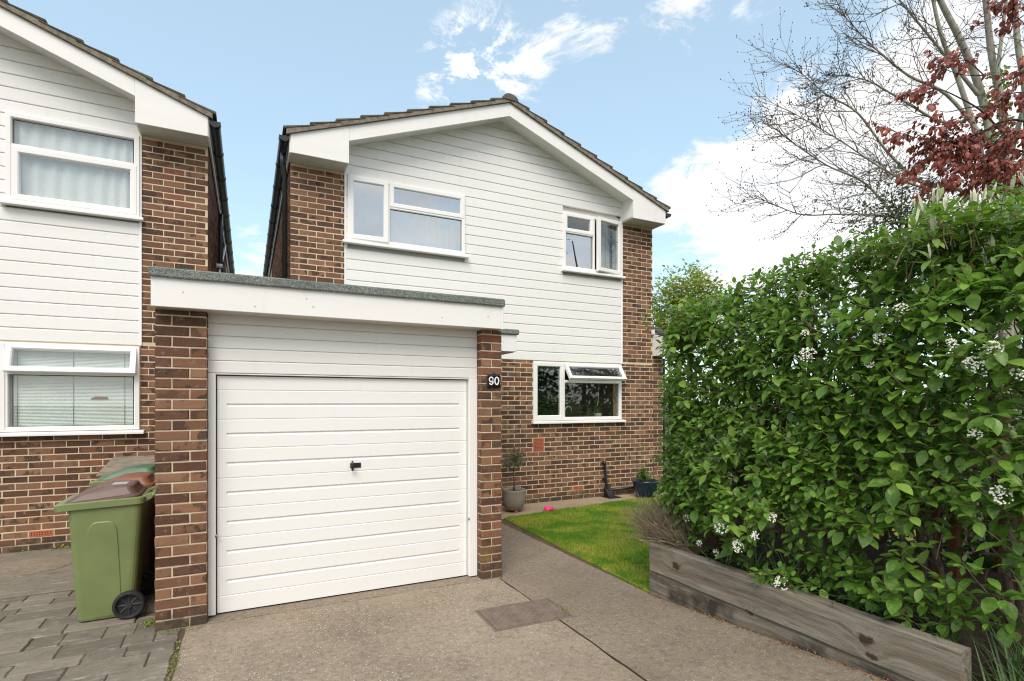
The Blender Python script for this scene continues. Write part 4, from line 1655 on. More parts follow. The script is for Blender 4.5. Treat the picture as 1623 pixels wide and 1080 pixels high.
        whl = wm_.add(vv, ff).map(fn).build('wheel', wheels, b, smooth=True)
        hub = MB()
        hub.tube([(.165, yy - .018, .105), (.165, yy + .018, .105)], .020, 16)
        for k in range(8):
            a = 2 * math.pi * k / 8
            p0 = Vector((.165 + .015 * math.cos(a), yy, .105 + .015 * math.sin(a)))
            p1 = Vector((.165 + .076 * math.cos(a), yy, .105 + .076 * math.sin(a)))
            hub.tube([p0, p1], .0085, 6)
        hub.map(fn).build('wheel_spokes', 'wheel_plastic', whl)
        MB().tube([(.165, yy - .003, .105), (.165, yy + .003, .105)], .077, 24).map(fn).build('wheel_disc', 'rubber', whl)
    return b


wheelie_bin(-1.000, 5.02, 'bin_green', 'bin_lid_brown', 'green wheelie bin with mauve brown lid, beside the garage pillar', 1.03, 2)
wheelie_bin(-.985, 5.60, 'bin_brown', 'bin_orange', 'rust brown wheelie bin with orange brown lid between two other bins', 1.03, 1)
wheelie_bin(-1.03, 6.20, 'bin_green', 'bin_dark_green', 'wheelie bin with bright green lid behind the rust brown bin', 1.045, -1)
lt = MB()
lt.box(-1.36, -.66, 6.86, 7.60, .0, .98)
stb = empty('storage_box', (-1.0, 7.25, 0), 'weathered grey storage box with sloping top behind the bins', 'box')
MB().box(-1.34, -.66, 6.90, 7.62, .0, .90).build('box_body', 'weathered_board', stb, bevel=.01)
for k in range(5):
    MB().prism_x([(6.84 + k * .16, 0.905 + k * .022), (6.84 + k * .16 + .155, 0.905 + k * .022 + .021), (6.84 + k * .16 + .155, 0.93 + k * .022 + .021), (6.84 + k * .16, 0.93 + k * .022)], -1.40, -.64).build('lid_board', 'weathered_board', stb, bevel=.004)

# ------------------------------------------------------------------ pots and small things
LV_SMALL = leaf_template(.30, .15, .15, 3)


def potted_olive(x, y):
    r_ = empty('potted_olive_tree', (x, y, 0), 'small grey leaved olive tree in a round taupe pot by the garage path', 'potted tree')
    prof = [(.105, .035), (.125, .04), (.165, .12), (.178, .22), (.176, .315), (.180, .335), (.172, .345), (.160, .338), (.158, .30)]
    MB().lathe(prof, x, y, 32).build('pot', 'pot_stone', r_, smooth=True)
    MB().lathe([(.0, .312), (.10, .318), (.159, .305)], x, y, 24, False).build('soil', 'soil', r_)
    for a in (.6, 2.7, 4.6):
        MB().box(x + .09 * math.cos(a) - .025, x + .09 * math.cos(a) + .025, y + .09 * math.sin(a) - .025, y + .09 * math.sin(a) + .025, 0, .04).build('pot_foot', 'terracotta', r_, bevel=.008)
    pts = [(x, y, .31), (x + .008, y, .45), (x - .003, y + .004, .60), (x + .004, y, .78)]
    MB().tube(pts, [.013, .011, .010, .008], 8).build('trunk', 'bark', r_, smooth=True)
    br = MB()
    M_ = []
    for i in range(60):
        a, el = random.uniform(0, 6.283), random.uniform(-.5, 1.25)
        L_ = random.uniform(.12, .26)
        d = Vector((math.cos(a) * math.cos(el), math.sin(a) * math.cos(el), math.sin(el)))
        p0 = Vector((x, y, random.uniform(.68, .82)))
        p1 = p0 + d * L_ * .6 + Vector((0, 0, .02))
        p2 = p0 + d * L_
        br.tube([p0, p1, p2], [.004, .003, .0015], 4, False)
        for k in range(16):
            s = random.uniform(.25, 1)
            p = p0.lerp(p2, s) + rv(.012)
            dd = (d + rv(1.0)).normalized()
            M_.append((frame_mat(dd, rv() + Vector((0, 0, .6)), random.uniform(.03, .055)), p))
    br.build('branches', 'twig', r_)
    V, T = scatter(LV_SMALL, M_)
    obj('crown', V, T, 'leaf_olive', r_)['kind'] = 'stuff'


potted_olive(3.655, 7.33)
# blue pot
bx_, by_ = 6.28, 7.40
bp = empty('potted_shrub', (bx_, by_, 0), 'bushy green plant in a glazed dark blue pot by the house wall', 'potted plant')
MB().lathe([(.14, 0), (.15, .01), (.20, .12), (.225, .26), (.235, .275), (.235, .30), (.215, .30), (.21, .25)], bx_, by_, 32).build('pot', 'pot_blue', bp, smooth=True)
MB().lathe([(0, .26), (.2, .25)], bx_, by_, 24, False).build('soil', 'soil', bp)
M_ = []
st = MB()
LB = leaf_template(.42, .2, .35, 4)
for i in range(26):
    a = random.uniform(0, 6.283)
    rr_ = random.uniform(0, .15)
    b0 = Vector((bx_ + rr_ * math.cos(a) - .02, by_ + rr_ * math.sin(a), .26))
    hgt = random.uniform(.12, .34) * (1 if rr_ < .1 else .7)
    tip = b0 + Vector((random.gauss(0, .03), random.gauss(0, .03), hgt))
    st.tube([b0, tip], [.004, .002], 4, False)
    for k in range(14):
        s = random.uniform(.15, 1)
        M_.append((frame_mat(Vector((math.cos(k * 2.4), math.sin(k * 2.4), random.uniform(0, .7))), Vector((0, 0, 1)), random.uniform(.04, .075)), b0.lerp(tip, s)))
st.build('stems', 'twig', bp)
V, T = scatter(LB, M_)
obj('foliage', V, T, 'leaf_bright', bp, smooth=True)
for dx, dy in ((-.19, 0), (.13, -.05)):
    MB().tube([(bx_ + dx, by_ + dy, .25), (bx_ + dx, by_ + dy, .70)], .005, 6).build('cane', 'bark_dark', bp)
# pink bowl
pb = empty('pet_bowl', (4.14, 7.10, 0), 'bright pink plastic pet bowl at the lawn edge', 'bowl')
m_ = MB().lathe([(.095, .0), (.10, .006), (.082, .055), (.078, .062), (.070, .062), (.055, .025), (.0, .02)], 4.14, 7.10, 28, False)
m_.map(lambda p: Vector(((p.x - 4.14) * .95 + 4.14, (p.y - 7.10) * .75 + 7.10, p.z)))
m_.build('bowl', 'pink', pb, smooth=True)
MB().box(4.105, 4.165, 7.022, 7.028, .018, .040).build('bowl_mark', 'hole_dark', pb)

# ------------------------------------------------------------------ raised bed of sleepers
SX = 3.145
bed = empty('raised_bed', (SX, 2.5, 0), 'raised planting bed edged with weathered grey railway sleepers under the hedge', 'raised bed')


def sleeper(x0, x1, y0, y1, z0, z1, name='sleeper', along='y'):
    n = 28
    v, f = [], []
    def J(x, y, z, k):
        return (x + .004 * mnoise.noise(Vector((x * 9, y * 4, z * 9 + k))), y + .003 * mnoise.noise(Vector((x * 9 + 5, y * 4, z * 9))), z + .005 * mnoise.noise(Vector((x * 9 + 3, y * 4, z * 20))))
    if along == 'y':
        for i in range(n + 1):
            y = y0 + (y1 - y0) * i / n
            c = .010
            P = [(x0 + c, z0), (x1 - c, z0), (x1, z0 + c), (x1, z1 - c), (x1 - c, z1), (x0 + c, z1), (x0, z1 - c), (x0, (z0 + z1) / 2), (x0, z0 + c)]
            v += [J(x, y, z, 0) for x, z in P]
        m = 9
    else:
        for i in range(n + 1):
            x = x0 + (x1 - x0) * i / n
            c = .010
            P = [(y0 + c, z0), (y1 - c, z0), (y1, z0 + c), (y1, z1 - c), (y1 - c, z1), (y0 + c, z1), (y0, z1 - c), (y0, (z0 + z1) / 2), (y0, z0 + c)]
            v += [J(x, y, z, 0) for y, z in P]
        m = 9
    for i in range(n):
        for k in range(m):
            q = [i * m + k, i * m + (k + 1) % m, (i + 1) * m + (k + 1) % m, (i + 1) * m + k]
            f.append(q if along != 'y' else q[::-1])
    e0, e1 = list(range(m)), [n * m + k for k in range(m)]
    f += [e0, e1[::-1]] if along == 'y' else [e0[::-1], e1]
    return obj(name, v, f, 'sleeper_wood', bed)


sleeper(SX, SX + .10, 1.38, 3.655, .205, .452)
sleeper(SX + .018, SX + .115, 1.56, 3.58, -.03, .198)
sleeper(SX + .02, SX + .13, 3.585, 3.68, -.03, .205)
sleeper(SX + .104, SX + 1.6, 3.56, 3.655, .205, .45, along='x')
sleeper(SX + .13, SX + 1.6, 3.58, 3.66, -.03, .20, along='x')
# soil with lumps
n = 26
v, f = [], []
for i in range(n + 1):
    for j in range(n + 1):
        x, y = SX + .09 + 1.9 * i / n, .9 + 2.68 * j / n
        ed = min(1, max(0, (y - 1.36) / .25))
        v.append((x, y, (.385 + .03 * mnoise.noise(Vector((x * 3, y * 3, 0)))) * ed + .01))
for i in range(n):
    for j in range(n):
        f.append([i * (n + 1) + j, (i + 1) * (n + 1) + j, (i + 1) * (n + 1) + j + 1, i * (n + 1) + j + 1])
obj('soil', v, f, 'soil', bed, smooth=True)
b2 = tag(MB().box(3.16, 12, -4, 3.56, -.05, .006).build('garden_soil', 'soil'), 'bare soil of the garden border beyond the sleepers', 'ground', kind='structure')
b3 = tag(MB().box(7.0, 30, 3.66, 20, -.05, .004).build('back_garden', 'earth'), 'garden ground beyond the lawn', 'ground', kind='structure')


# ------------------------------------------------------------------ plants
def twig_path(p0, p1, sag=.0, n=4, jit=.015):
    p0, p1 = Vector(p0), Vector(p1)
    P = []
    L = (p1 - p0).length
    for i in range(n + 1):
        s = i / n
        p = p0.lerp(p1, s) + Vector((0, 0, -sag * 4 * s * (1 - s)))
        if 0 < i < n: p += rv(jit * L)
        P.append(p)
    return P


# ---- hedge
hedge = empty('hedge', (3.8, 2.5, .4), 'tall leafy green hedge with white flower clusters growing from the raised bed', 'hedge')
LH = leaf_template(.60, .24, .20, 5, .85, .46)
HM = []
stems = MB()


def hedge_face_x(y, z):
    """how far the hedge face stands out at y, z"""
    b = 3.20 + .16 * mnoise.noise(Vector((y * 1.3, z * 1.4, 2.0))) + .07 * mnoise.noise(Vector((y * 3.6, z * 3.6, 7.0)))
    if z < .95:
        b += (.95 - z) * .18
        b -= .10 * max(0, mnoise.noise(Vector((y * 2.2, z * 2, 9)))) * 2
    if y > 3.2: b += (y - 3.2) ** 2 * .9
    if z > 2.2: b += (z - 2.2) * .8
    return b


def hedge_top(y):
    return 2.57 + .13 * max(0, min(1, (3.2 - y) / .8)) + .07 * mnoise.noise(Vector((y * 1.7, 3.0, 0))) + .05 * mnoise.noise(Vector((y * 5, 1, 0))) - max(0, y - 3.3) * .12


def add_shoot(p, d, nodes, size, droop=.25):
    d = d.normalized()
    sp = size * .52
    side = d.orthogonal().normalized()
    ph = random.uniform(0, 6.283)
    q = Vector(p)
    path = [q.copy()]
    for k in range(nodes):
        dd = (d + Vector((0, 0, .10 * k * .3)) + rv(.10)).normalized()
        q = q + dd * sp * random.uniform(.7, 1.2)
        path.append(q.copy())
        last = k == nodes - 1
        s = size * random.uniform(.75, 1.15) * (.55 if last else (.8 if k == nodes - 2 else 1.0))
        a0 = ph + k * math.pi / 2
        for m in (0, math.pi):
            if random.random() < .10: continue
            rad = Matrix.Rotation(a0 + m, 3, dd) @ (dd.orthogonal().normalized())
            ld = rad * random.uniform(.8, 1.0) + dd * (random.uniform(.35, .8) if not last else 1.2) + Vector((0, 0, -droop * random.uniform(.2, 1.4)))
            up = Vector((random.uniform(-.25, .25), random.uniform(-.25, .25), 1)) + dd * .45 + rv(.25)
            HM.append((frame_mat(ld, up, s, random.uniform(.85, 1.12)), tuple(q + rad * .012)))
    stems.tube(path, [.0028] + [.0022] * (len(path) - 2) + [.0012], 4, False)


def gap(p):
    return mnoise.noise(Vector((p.x * 2.1 + 11, p.y * 2.6, p.z * 2.6)))


cnt = 0
while cnt < 1750:          # the long face
    y, z = random.uniform(.75, 3.82), random.uniform(.48, 2.72)
    if z > hedge_top(y): continue
    x = hedge_face_x(y, z)
    p = Vector((x, y, z))
    if gap(p) < -.22 and random.random() < .8: continue
    if z < .62 and random.random() < (.2 if 1.4 < y < 2.5 else .5): continue
    if y < 1.45 and z < .9 and random.random() < .5: continue
    if y < 1.35 and random.random() < .35: continue
    dep = abs(random.gauss(0, .09))
    p.x += dep - .03
    d = Vector((-1, 0, .45)) + rv(.65)
    if y > 3.6: d += Vector((0, .8, 0))
    add_shoot(p - d.normalized() * .10, d, random.choice((2, 3, 3, 4)), random.uniform(.070, .112) * (1.06 if y < 2 else 1.0))
    cnt += 1
cnt = 0
while cnt < 380:           # left end, towards the house
    x, z = random.uniform(3.3, 4.5), random.uniform(.55, 2.5)
    p = Vector((x, 3.74 + .10 * mnoise.noise(Vector((x * 2, z * 2, 5))) - max(0, 3.55 - x) * .5, z))
    if gap(p) < -.2: continue
    d = Vector((-.2, 1, .4)) + rv(.6)
    add_shoot(p - d.normalized() * .1, d, random.choice((2, 3, 4)), random.uniform(.066, .10))
    cnt += 1
cnt = 0
while cnt < 560:           # top
    x, y = random.uniform(3.25, 4.6), random.uniform(.8, 3.9)
    z = hedge_top(y) - max(0, 3.45 - x) ** 1.5 * .5
    p = Vector((x, y, z - abs(random.gauss(0, .05))))
    d = Vector((-.15, 0, 1)) + rv(.55)
    tall = random.choice((2, 3, 3, 4)) + (2 if random.random() < .10 else 0)
    add_shoot(p - d.normalized() * .10, d, tall, random.uniform(.058, .09))
    cnt += 1
cnt = 0
while cnt < 1700:           # inside
    x, y, z = random.uniform(3.4, 4.7), random.uniform(.9, 3.85), .7 + 1.85 * random.random() ** .75
    if x < hedge_face_x(y, z) + .12: continue
    if y < 1.7 and z < 2.0 and random.random() < .4: continue
    add_shoot(Vector((x, y, z)), rv() + Vector((-.3, 0, .4)), 3, random.uniform(.075, .11))
    cnt += 1
# woody stems
wood = MB()
for i in range(15):
    y = 1.25 + i * .155 + random.uniform(-.06, .06)
    x = random.uniform(3.55, 4.05)
    pts = [Vector((x, y, .36))]
    d = Vector((random.uniform(-.15, .1), random.uniform(-.15, .15), 1))
    for k in range(6):
        d = (d + rv(.22)).normalized()
        d.z = max(d.z, .5)
        pts.append(pts[-1] + d * .34)
    wood.tube(pts, [.024 * random.uniform(.7, 1.4) * (1 - k * .12) for k in range(7)], 7, False)
    for k in range(1, 6):
        for _ in range(3):
            e = pts[k] + Vector((random.uniform(-.32, .15), random.uniform(-.3, .3), random.uniform(.1, .45)))
            wood.tube(twig_path(pts[k], e, 0, 4, .06), [.010, .008, .006, .005, .003], 5, False)
wood.build('stems', 'bark', hedge, smooth=True)
stems.build('twigs', 'twig', hedge)['kind'] = 'stuff'
leaves_to_objects('leaf', 'foliage', LH, HM, 'leaf_hedge', hedge, 300, lambda m: m[1][0] < hedge_face_x(m[1][1], m[1][2]) + .03)


# white flower clusters
def flower_cluster(c, rad, parent):
    m = MB()
    c = Vector(c)
    nrm = Vector((-.75, -.25, .6)).normalized()
    u = nrm.orthogonal().normalized()
    w_ = nrm.cross(u)
    V_, T_ = [], []
    pet = MB()
    for i in range(int(60 * (rad / .05) ** 1.3)):
        r_ = rad * math.sqrt(random.random())
        a = random.uniform(0, 6.283)
        p = c + u * r_ * math.cos(a) + w_ * r_ * math.sin(a) * .8 + nrm * (rad * .45 * (1 - (r_ / rad) ** 2) + random.uniform(-.004, .004))
        s = random.uniform(.0045, .0075)
        dn = (nrm + rv(.6)).normalized()
        uu = dn.orthogonal().normalized()
        ww = dn.cross(uu)
        n0 = len(m.v)
        m.v.append(tuple(p + dn * s * .2))
        for k in range(10):
            an = 2 * math.pi * k / 10
            rr_ = s * (1.0 if k % 2 == 0 else .55)
            m.v.append(tuple(p + uu * rr_ * math.cos(an) + ww * rr_ * math.sin(an) + dn * s * (.25 if k % 2 == 0 else 0)))
        for k in range(10):
            m.f.append([n0, n0 + 1 + k, n0 + 1 + (k + 1) % 10])
    m.build('flower_cluster', 'flower', parent)
    st_ = MB()
    for k in range(7):
        a = 2 * math.pi * k / 7
        st_.tube([c - nrm * rad * 1.1, c + u * rad * .6 * math.cos(a) + w_ * rad * .5 * math.sin(a)], .0015, 4, False)
    st_.build('flower_stalk', 'leaf_bright', parent)


def on_hedge(px, py, lift=.06):
    d = ray(px, py)
    lo = 1.0
    for k in range(800):
        t = 1.2 + k * .006
        p = Vector((d.x * t, d.y * t, d.z * t + CAM_H))
        if p.x > hedge_face_x(p.y, p.z) - lift:
            return p
    return at_t(px, py, 3.4)


for (px, py, rr_) in ((1280, 563, .062), (1271, 468, .045), (1140, 507, .050), (1428, 490, .042), (1394, 537, .045), (1376, 576, .035), (1545, 578, .052), (1575, 552, .045), (1508, 545, .032),
                      (1588, 785, .052), (1143, 836, .058), (1170, 866, .050), (1130, 905, .050), (1238, 925, .052), (1197, 850, .035), (1088, 822, .035), (1612, 592, .03), (1545, 688, .034), (1224, 820, .04), (1276, 528, .03), (1108, 862, .03), (1135, 876, .028)):
    flower_cluster(on_hedge(px, py), rr_, hedge)

# ---- lance leaved shrub with white shoots
shr = empty('evergreen_shrub', (4.0, 1.35, .4), 'narrow leaved evergreen shrub with upright silvery shoots above the hedge end', 'shrub')
LL = leaf_template(.30, .28, .30, 5, .9, .5)
SM, SW = [], []
tw = MB()
for i in range(165):
    px, py = random.uniform(1440, 1690), 0
    top = 330 - (px - 1440) * .16 + random.uniform(-10, 25)
    py = top + abs(random.gauss(0, 1)) * 85
    if py > 540: continue
    t = random.uniform(2.75, 3.7)
    p = at_t(px, py, t)
    d = (Vector((-.25, -.15, 1)) + rv(.5)).normalized()
    b0 = p - d * random.uniform(.15, .3)
    tw.tube(twig_path(b0, p, 0, 3, .06), [.0038, .0032, .0026, .002], 5, False)
    nl = random.randrange(8, 13)
    for k in range(nl):
        a = k * 2.4 + random.uniform(-.3, .3)
        rad = Matrix.Rotation(a, 3, d) @ d.orthogonal().normalized()
        q = p - d * random.uniform(0, .10)
        ld = rad + d * random.uniform(.05, .9)
        SM.append((frame_mat(ld, Vector((0, 0, 1)) + d * .4, random.uniform(.075, .125)), tuple(q)))
    for k in range(random.choice((2, 3, 3, 4))):
        dd = d + rv(.22) + Vector((0, 0, .5))
        SW.append((frame_mat(dd, rv() + Vector((-1, -.5, 0)), random.uniform(.065, .105), .8), tuple(p)))
tw.build('twigs', 'twig', shr)['kind'] = 'stuff'
trk = MB()
for i in range(5):
    b0 = Vector((3.9 + .16 * i, 1.15 + random.uniform(-.2, .5), .02))
    trk.tube(twig_path(b0, (3.6 + .3 * i, 1.25 + random.uniform(-.3, .4), 2.45), 0, 6, .03), [.03, .028, .024, .02, .017, .014, .01], 7, False)
trk.build('trunk', 'bark', shr, smooth=True)
leaves_to_objects('leaf', 'foliage', LL, SM, 'leaf_lance', shr, 260)
LS = leaf_template(.22, .5, .05, 4)
leaves_to_objects('new_shoot', 'shoots', LS, SW, 'shoot_white', shr, 40)
OM = []
for (px, py, t) in ((1580, 480, 2.85), (1540, 430, 2.9), (1612, 345, 3.0), (1605, 385, 2.95), (1483, 382, 3.1), (1600, 420, 3.0)):
    OM.append((frame_mat(Vector((random.uniform(-.2, .2), 0, -1)), Vector((-1, -.4, 0)), random.uniform(.07, .10)), tuple(at_t(px, py - 14, t))))
leaves_to_objects('old_leaf', 'old_leaves', LL, OM, 'leaf_old', shr, 10)


# ---- generic leafy mass (backgrounds)
def leafy(name, label, cat, centre, radii, n, size, material, template, trunk=None, group=None, gappy=0.0, seed=0, limit=0, trunk_mat='bark', up=.5, parts=True, shell=.5):
    rs = random.Random(seed)
    c = Vector(centre)
    o = empty(name, (c.x, c.y, 0), label, cat, group)
    M_ = []
    tries = 0
    while len(M_) < n and tries < n * 8:
        tries += 1
        v = Vector((rs.gauss(0, 1), rs.gauss(0, 1), rs.gauss(0, 1))).normalized()
        r_ = rs.random() ** shell
        lump = 1 + .30 * mnoise.noise(v * 2.3 + Vector((seed, 0, 0))) + .16 * mnoise.noise(v * 5.5 + Vector((seed, 4, 0)))
        p = Vector((c.x + v.x * radii[0] * r_ * lump, c.y + v.y * radii[1] * r_ * lump, c.z + v.z * radii[2] * r_ * lump))
        if p.z < .05: continue
        if gappy and mnoise.noise(p * (2.2 / max(radii)) * 1.6 + Vector((seed, 1, 2))) < gappy - .35: continue
        d = Vector((rs.uniform(-1, 1), rs.uniform(-1, 1), rs.uniform(-.6, .6))) + v * .5
        M_.append((frame_mat(d, Vector((rs.uniform(-.5, .5), rs.uniform(-.5, .5), 1)) + v * up, size * rs.uniform(.7, 1.3)), tuple(p)))
    if limit:
        leaves_to_objects('leaf', 'crown', template, M_, material, o, limit)
    else:
        V, T = scatter(template, M_)
        obj('crown', V, T, material, o, smooth=True)['kind'] = 'stuff'
    tk = MB()
    base = Vector((c.x, c.y, 0)) if trunk is None else Vector(trunk)
    rad = max(.02, max(radii) * .035)
    tk.tube(twig_path(base, (c.x, c.y, c.z + radii[2] * .5), 0, 6, .02), [rad * (1 - .12 * k) for k in range(7)], 8, False)
    for k in range(16):
        v = Vector((rs.gauss(0, 1), rs.gauss(0, 1), abs(rs.gauss(0, 1)) * .8)).normalized()
        p0 = base.lerp(Vector((c.x, c.y, c.z)), rs.uniform(.5, 1))
        e = Vector((c.x + v.x * radii[0] * .85, c.y + v.y * radii[1] * .85, c.z + v.z * radii[2] * .85))
        tk.tube(twig_path(p0, e, 0, 5, .05), [rad * .45, rad * .36, rad * .28, rad * .2, rad * .14, rad * .06], 5, False)
    tk.build('trunk', trunk_mat, o, smooth=True)
    return o


LG = leaf_template(.62, .2, .2, 3, .9)
c = at_t(1092, 496, 15.5)
leafy('leafy_tree', 'light yellow green tree in fresh leaf rising behind the house corner', 'tree', c, (1.3, 1.2, 1.3), 8500, .105, 'leaf_yellow', LG, seed=3, gappy=.18)
c = at_t(1430, 335, 8.5)
leafy('holly_tree', 'dark small leaved evergreen tree behind the hedge top', 'tree', c, (.95, .8, .66), 1900, .055, 'leaf_holly', LG, seed=11, gappy=.30, trunk_mat='bark_dark')
leafy('garden_shrub', 'dark green shrub in the shade behind the hedge', 'shrub', (5.6, 2.7, 1.1), (.9, 1.3, 1.15), 3200, .085, 'leaf_dark', LG, seed=21, gappy=.05, group='shade shrubs behind the hedge')
leafy('garden_shrub', 'mid green loose shrub between hedge and bench', 'shrub', (5.7, 1.2, 1.15), (1.0, 1.0, 1.2), 3000, .09, 'leaf_hedge', LG, seed=22, gappy=.15, group='shade shrubs behind the hedge')
leafy('garden_shrub', 'tall green shrub beyond the bench by the garden border', 'shrub', (7.2, .6, 1.5), (1.2, 1.2, 1.6), 3000, .10, 'leaf_dark', LG, seed=23, gappy=.1, group='shade shrubs behind the hedge')
leafy('garden_shrub', 'green shrub at the far lawn edge behind the hedge', 'shrub', (6.6, 4.6, 1.0), (1.0, 1.1, 1.05), 3000, .085, 'leaf_hedge', LG, seed=24, gappy=.1, group='shade shrubs behind the hedge')

# ---- bare ash tree
ash = empty('bare_tree', at_t(1600, 637, 10.5) * 1.0 - Vector((0, 0, CAM_H)), 'tall bare ash tree with pale limbs and clustered black buds', 'tree')
limbs = MB()
twigs = MB()
buds = MB()


def bud(p, s):
    p = Vector(p)
    m = [p + Vector((s, 0, 0)), p + Vector((-s * .5, s * .8, 0)), p + Vector((-s * .5, -s * .8, 0)), p + Vector((0, 0, s * 1.7)), p - Vector((0, 0, s))]
    n0 = len(buds.v)
    buds.v += [tuple(q) for q in m]
    buds.f += [[n0 + a_, n0 + b_, n0 + c_] for a_, b_, c_ in ((0, 1, 3), (1, 2, 3), (2, 0, 3), (1, 0, 4), (2, 1, 4), (0, 2, 4))]


def bud_clump(p, n=7, spread=.05):
    for _ in range(n):
        bud(Vector(p) + rv(spread), random.uniform(.008, .016))


def smooth_path(pts, sub=5):
    P = [Vector(p) for p in pts]
    out = []
    for i in range(len(P) - 1):
        p0, p1, p2, p3 = P[max(i - 1, 0)], P[i], P[i + 1], P[min(i + 2, len(P) - 1)]
        for k in range(sub):
            s = k / sub
            out.append(.5 * ((2 * p1) + (p2 - p0) * s + (2 * p0 - 5 * p1 + 4 * p2 - p3) * s * s + (3 * p1 - p0 - 3 * p2 + p3) * s ** 3))
    out.append(P[-1])
    return out


def grow_twig(p, d, L, r0, level):
    """ash twigs droop out, then turn up at the tip; opposite side twigs"""
    n = 6 if level == 1 else 4
    pts = [Vector(p)]
    d = d.normalized()
    for k in range(n):
        d = (d + Vector((-.03, 0, .20 if k > n * .45 else -.10)) + rv(.10)).normalized()
        pts.append(pts[-1] + d * L / n)
    twigs.tube(pts, [r0 * (1 - .75 * k / n) for k in range(n + 1)], 4 if level > 1 else 5, False)
    bud(pts[-1], .012)
    if level == 1:
        for k in range(1, n + 1):
            for sgn in (-1, 1):
                if random.random() < .42: continue
                s_ = d.cross(Vector((0, 0, 1))).normalized() * sgn
                dd = (pts[min(k, n)] - pts[k - 1]).normalized() * .8 + s_ * random.uniform(.3, .9) + rv(.35)
                grow_twig(pts[k], dd, L * random.uniform(.35, .7), r0 * .6, 2)
    elif level == 2:
        for k in range(1, n + 1):
            if random.random() < .45:
                dd = d + rv(.8) + Vector((0, 0, .35))
                q = pts[k] + dd.normalized() * L * random.uniform(.2, .45)
                twigs.tube([pts[k], pts[k].lerp(q, .5) + Vector((0, 0, -.01)), q], [r0 * .55, r0 * .45, r0 * .25], 4, False)
                bud(q, .011)
        if random.random() < .07:
            bud_clump(pts[-1], random.randrange(5, 12), .045)


def limb(px_pts, r0, r1, t0=10.5, t1=10.0, spawn=None, dens=1.0, tw_len=(.7, 1.5)):
    n = len(px_pts)
    P = [at_t(p[0], p[1], t0 + (t1 - t0) * i / (n - 1) + random.uniform(-.12, .12)) for i, p in enumerate(px_pts)]
    P = smooth_path(P)
    m = len(P)
    limbs.tube(P, [r0 + (r1 - r0) * (i / (m - 1)) ** .8 for i in range(m)], 8, False)
    if spawn is None: return
    for _ in range(3):
        grow_twig(P[-1], (P[-1] - P[-3]).normalized() + rv(.35), random.uniform(.6, 1.0), min(r1, .011), 1)
    for i in range(m - 1):
        s = i / (m - 1)
        if s < spawn: continue
        seg = (P[i + 1] - P[i])
        cnt_ = seg.length * 5.6 * dens
        for _ in range(int(cnt_) + (1 if random.random() < cnt_ % 1 else 0)):
            d = seg.normalized() * .8 + rv(.9) + Vector((-.25, 0, .05))
            grow_twig(P[i].lerp(P[i + 1], random.random()), d, random.uniform(*tw_len) * (1 - .42 * s), .0092, 1)


T0 = 10.5
limb([(1592, 660), (1588, 420), (1575, 250), (1552, 140), (1520, 60), (1490, 0), (1455, -90)], .105, .04, spawn=.62, dens=.5)
limb([(1600, 660), (1602, 400), (1592, 200), (1572, 90), (1562, 0), (1550, -90)], .095, .04, spawn=.7, dens=.4)
limb([(1604, 660), (1618, 380), (1628, 180), (1612, 60), (1606, -80)], .09, .04, spawn=.8, dens=.3)
limb([(1590, 460), (1556, 250), (1520, 130), (1490, 50), (1470, -50)], .07, .025, 10.5, 9.8, spawn=.5, dens=.6)
limb([(1580, 360), (1520, 300), (1465, 292), (1410, 245), (1360, 180), (1310, 150), (1272, 118)], .045, .007, 10.5, 9.4, .25, 1.0)
limb([(1575, 420), (1535, 385), (1520, 345), (1480, 305), (1440, 290), (1390, 262), (1330, 222), (1262, 182)], .042, .007, 10.3, 9.2, .3, .95)
limb([(1572, 430), (1500, 385), (1430, 352), (1370, 290), (1310, 262), (1240, 215)], .042, .007, 10.4, 9.6, .35, 1.1)
limb([(1572, 440), (1490, 378), (1420, 345), (1330, 340), (1270, 340), (1212, 318)], .038, .006, 10.2, 9.4, .4, 1.0, (.5, 1.1))
limb([(1560, 220), (1500, 150), (1440, 120), (1385, 75), (1340, 28)], .042, .007, 10.4, 9.5, .25, 1.0)
limb([(1550, 150), (1500, 90), (1450, 30), (1400, -30)], .04, .008, 10.4, 9.8, .2, 1.0)
limb([(1565, 180), (1500, 195), (1440, 165), (1380, 130), (1335, 120)], .036, .006, 10.4, 9.6, .3, 1.0)
limb([(1580, 120), (1590, 40), (1600, -40)], .04, .02, 10.0, 9.8, .1, .8)
limb([(1600, 250), (1640, 100), (1660, -50)], .06, .02, 10.4, 10.2, .3, .6)
limbs.build('trunk', 'bark_pale', ash, smooth=True)
twigs.build('twigs', 'twig_ash', ash)['kind'] = 'stuff'
buds.build('buds', 'bud', ash)['kind'] = 'stuff'

# ivy on the ash
ivy = empty('ivy', at_t(1585, 637, 10.3) - Vector((0, 0, CAM_H)), 'green ivy climbing the pale ash trunks', 'climber')
M_ = []
for i in range(900):
    px = random.gauss(1582, 14)
    py = random.uniform(105, 330)
    if mnoise.noise(Vector((px * .05, py * .03, 0))) < -.1: continue
    M_.append((frame_mat(rv() + Vector((0, 0, -.3)), rv() + Vector((-.5, -.7, .5)), random.uniform(.06, .11), 1.2), tuple(at_t(px, py, random.uniform(10.15, 10.4)))))
V, T = scatter(LG, M_)
obj('foliage', V, T, 'leaf_ivy', ivy)['kind'] = 'stuff'
MB().tube([at_t(1588, 640, 10.35), at_t(1586, 400, 10.32), at_t(1575, 250, 10.33), at_t(1555, 150, 10.35)], .03, 6).build('stem', 'bark', ivy)

# ---- copper leaved tree
cop = empty('copper_tree', at_t(1690, 637, 6.3) - Vector((0, 0, CAM_H)), 'tree with dark copper red leaves hanging before the bare ash', 'tree')
cb = MB()
CM = []
LP = leaf_template(.62, .25, .35, 4, .8, .5)


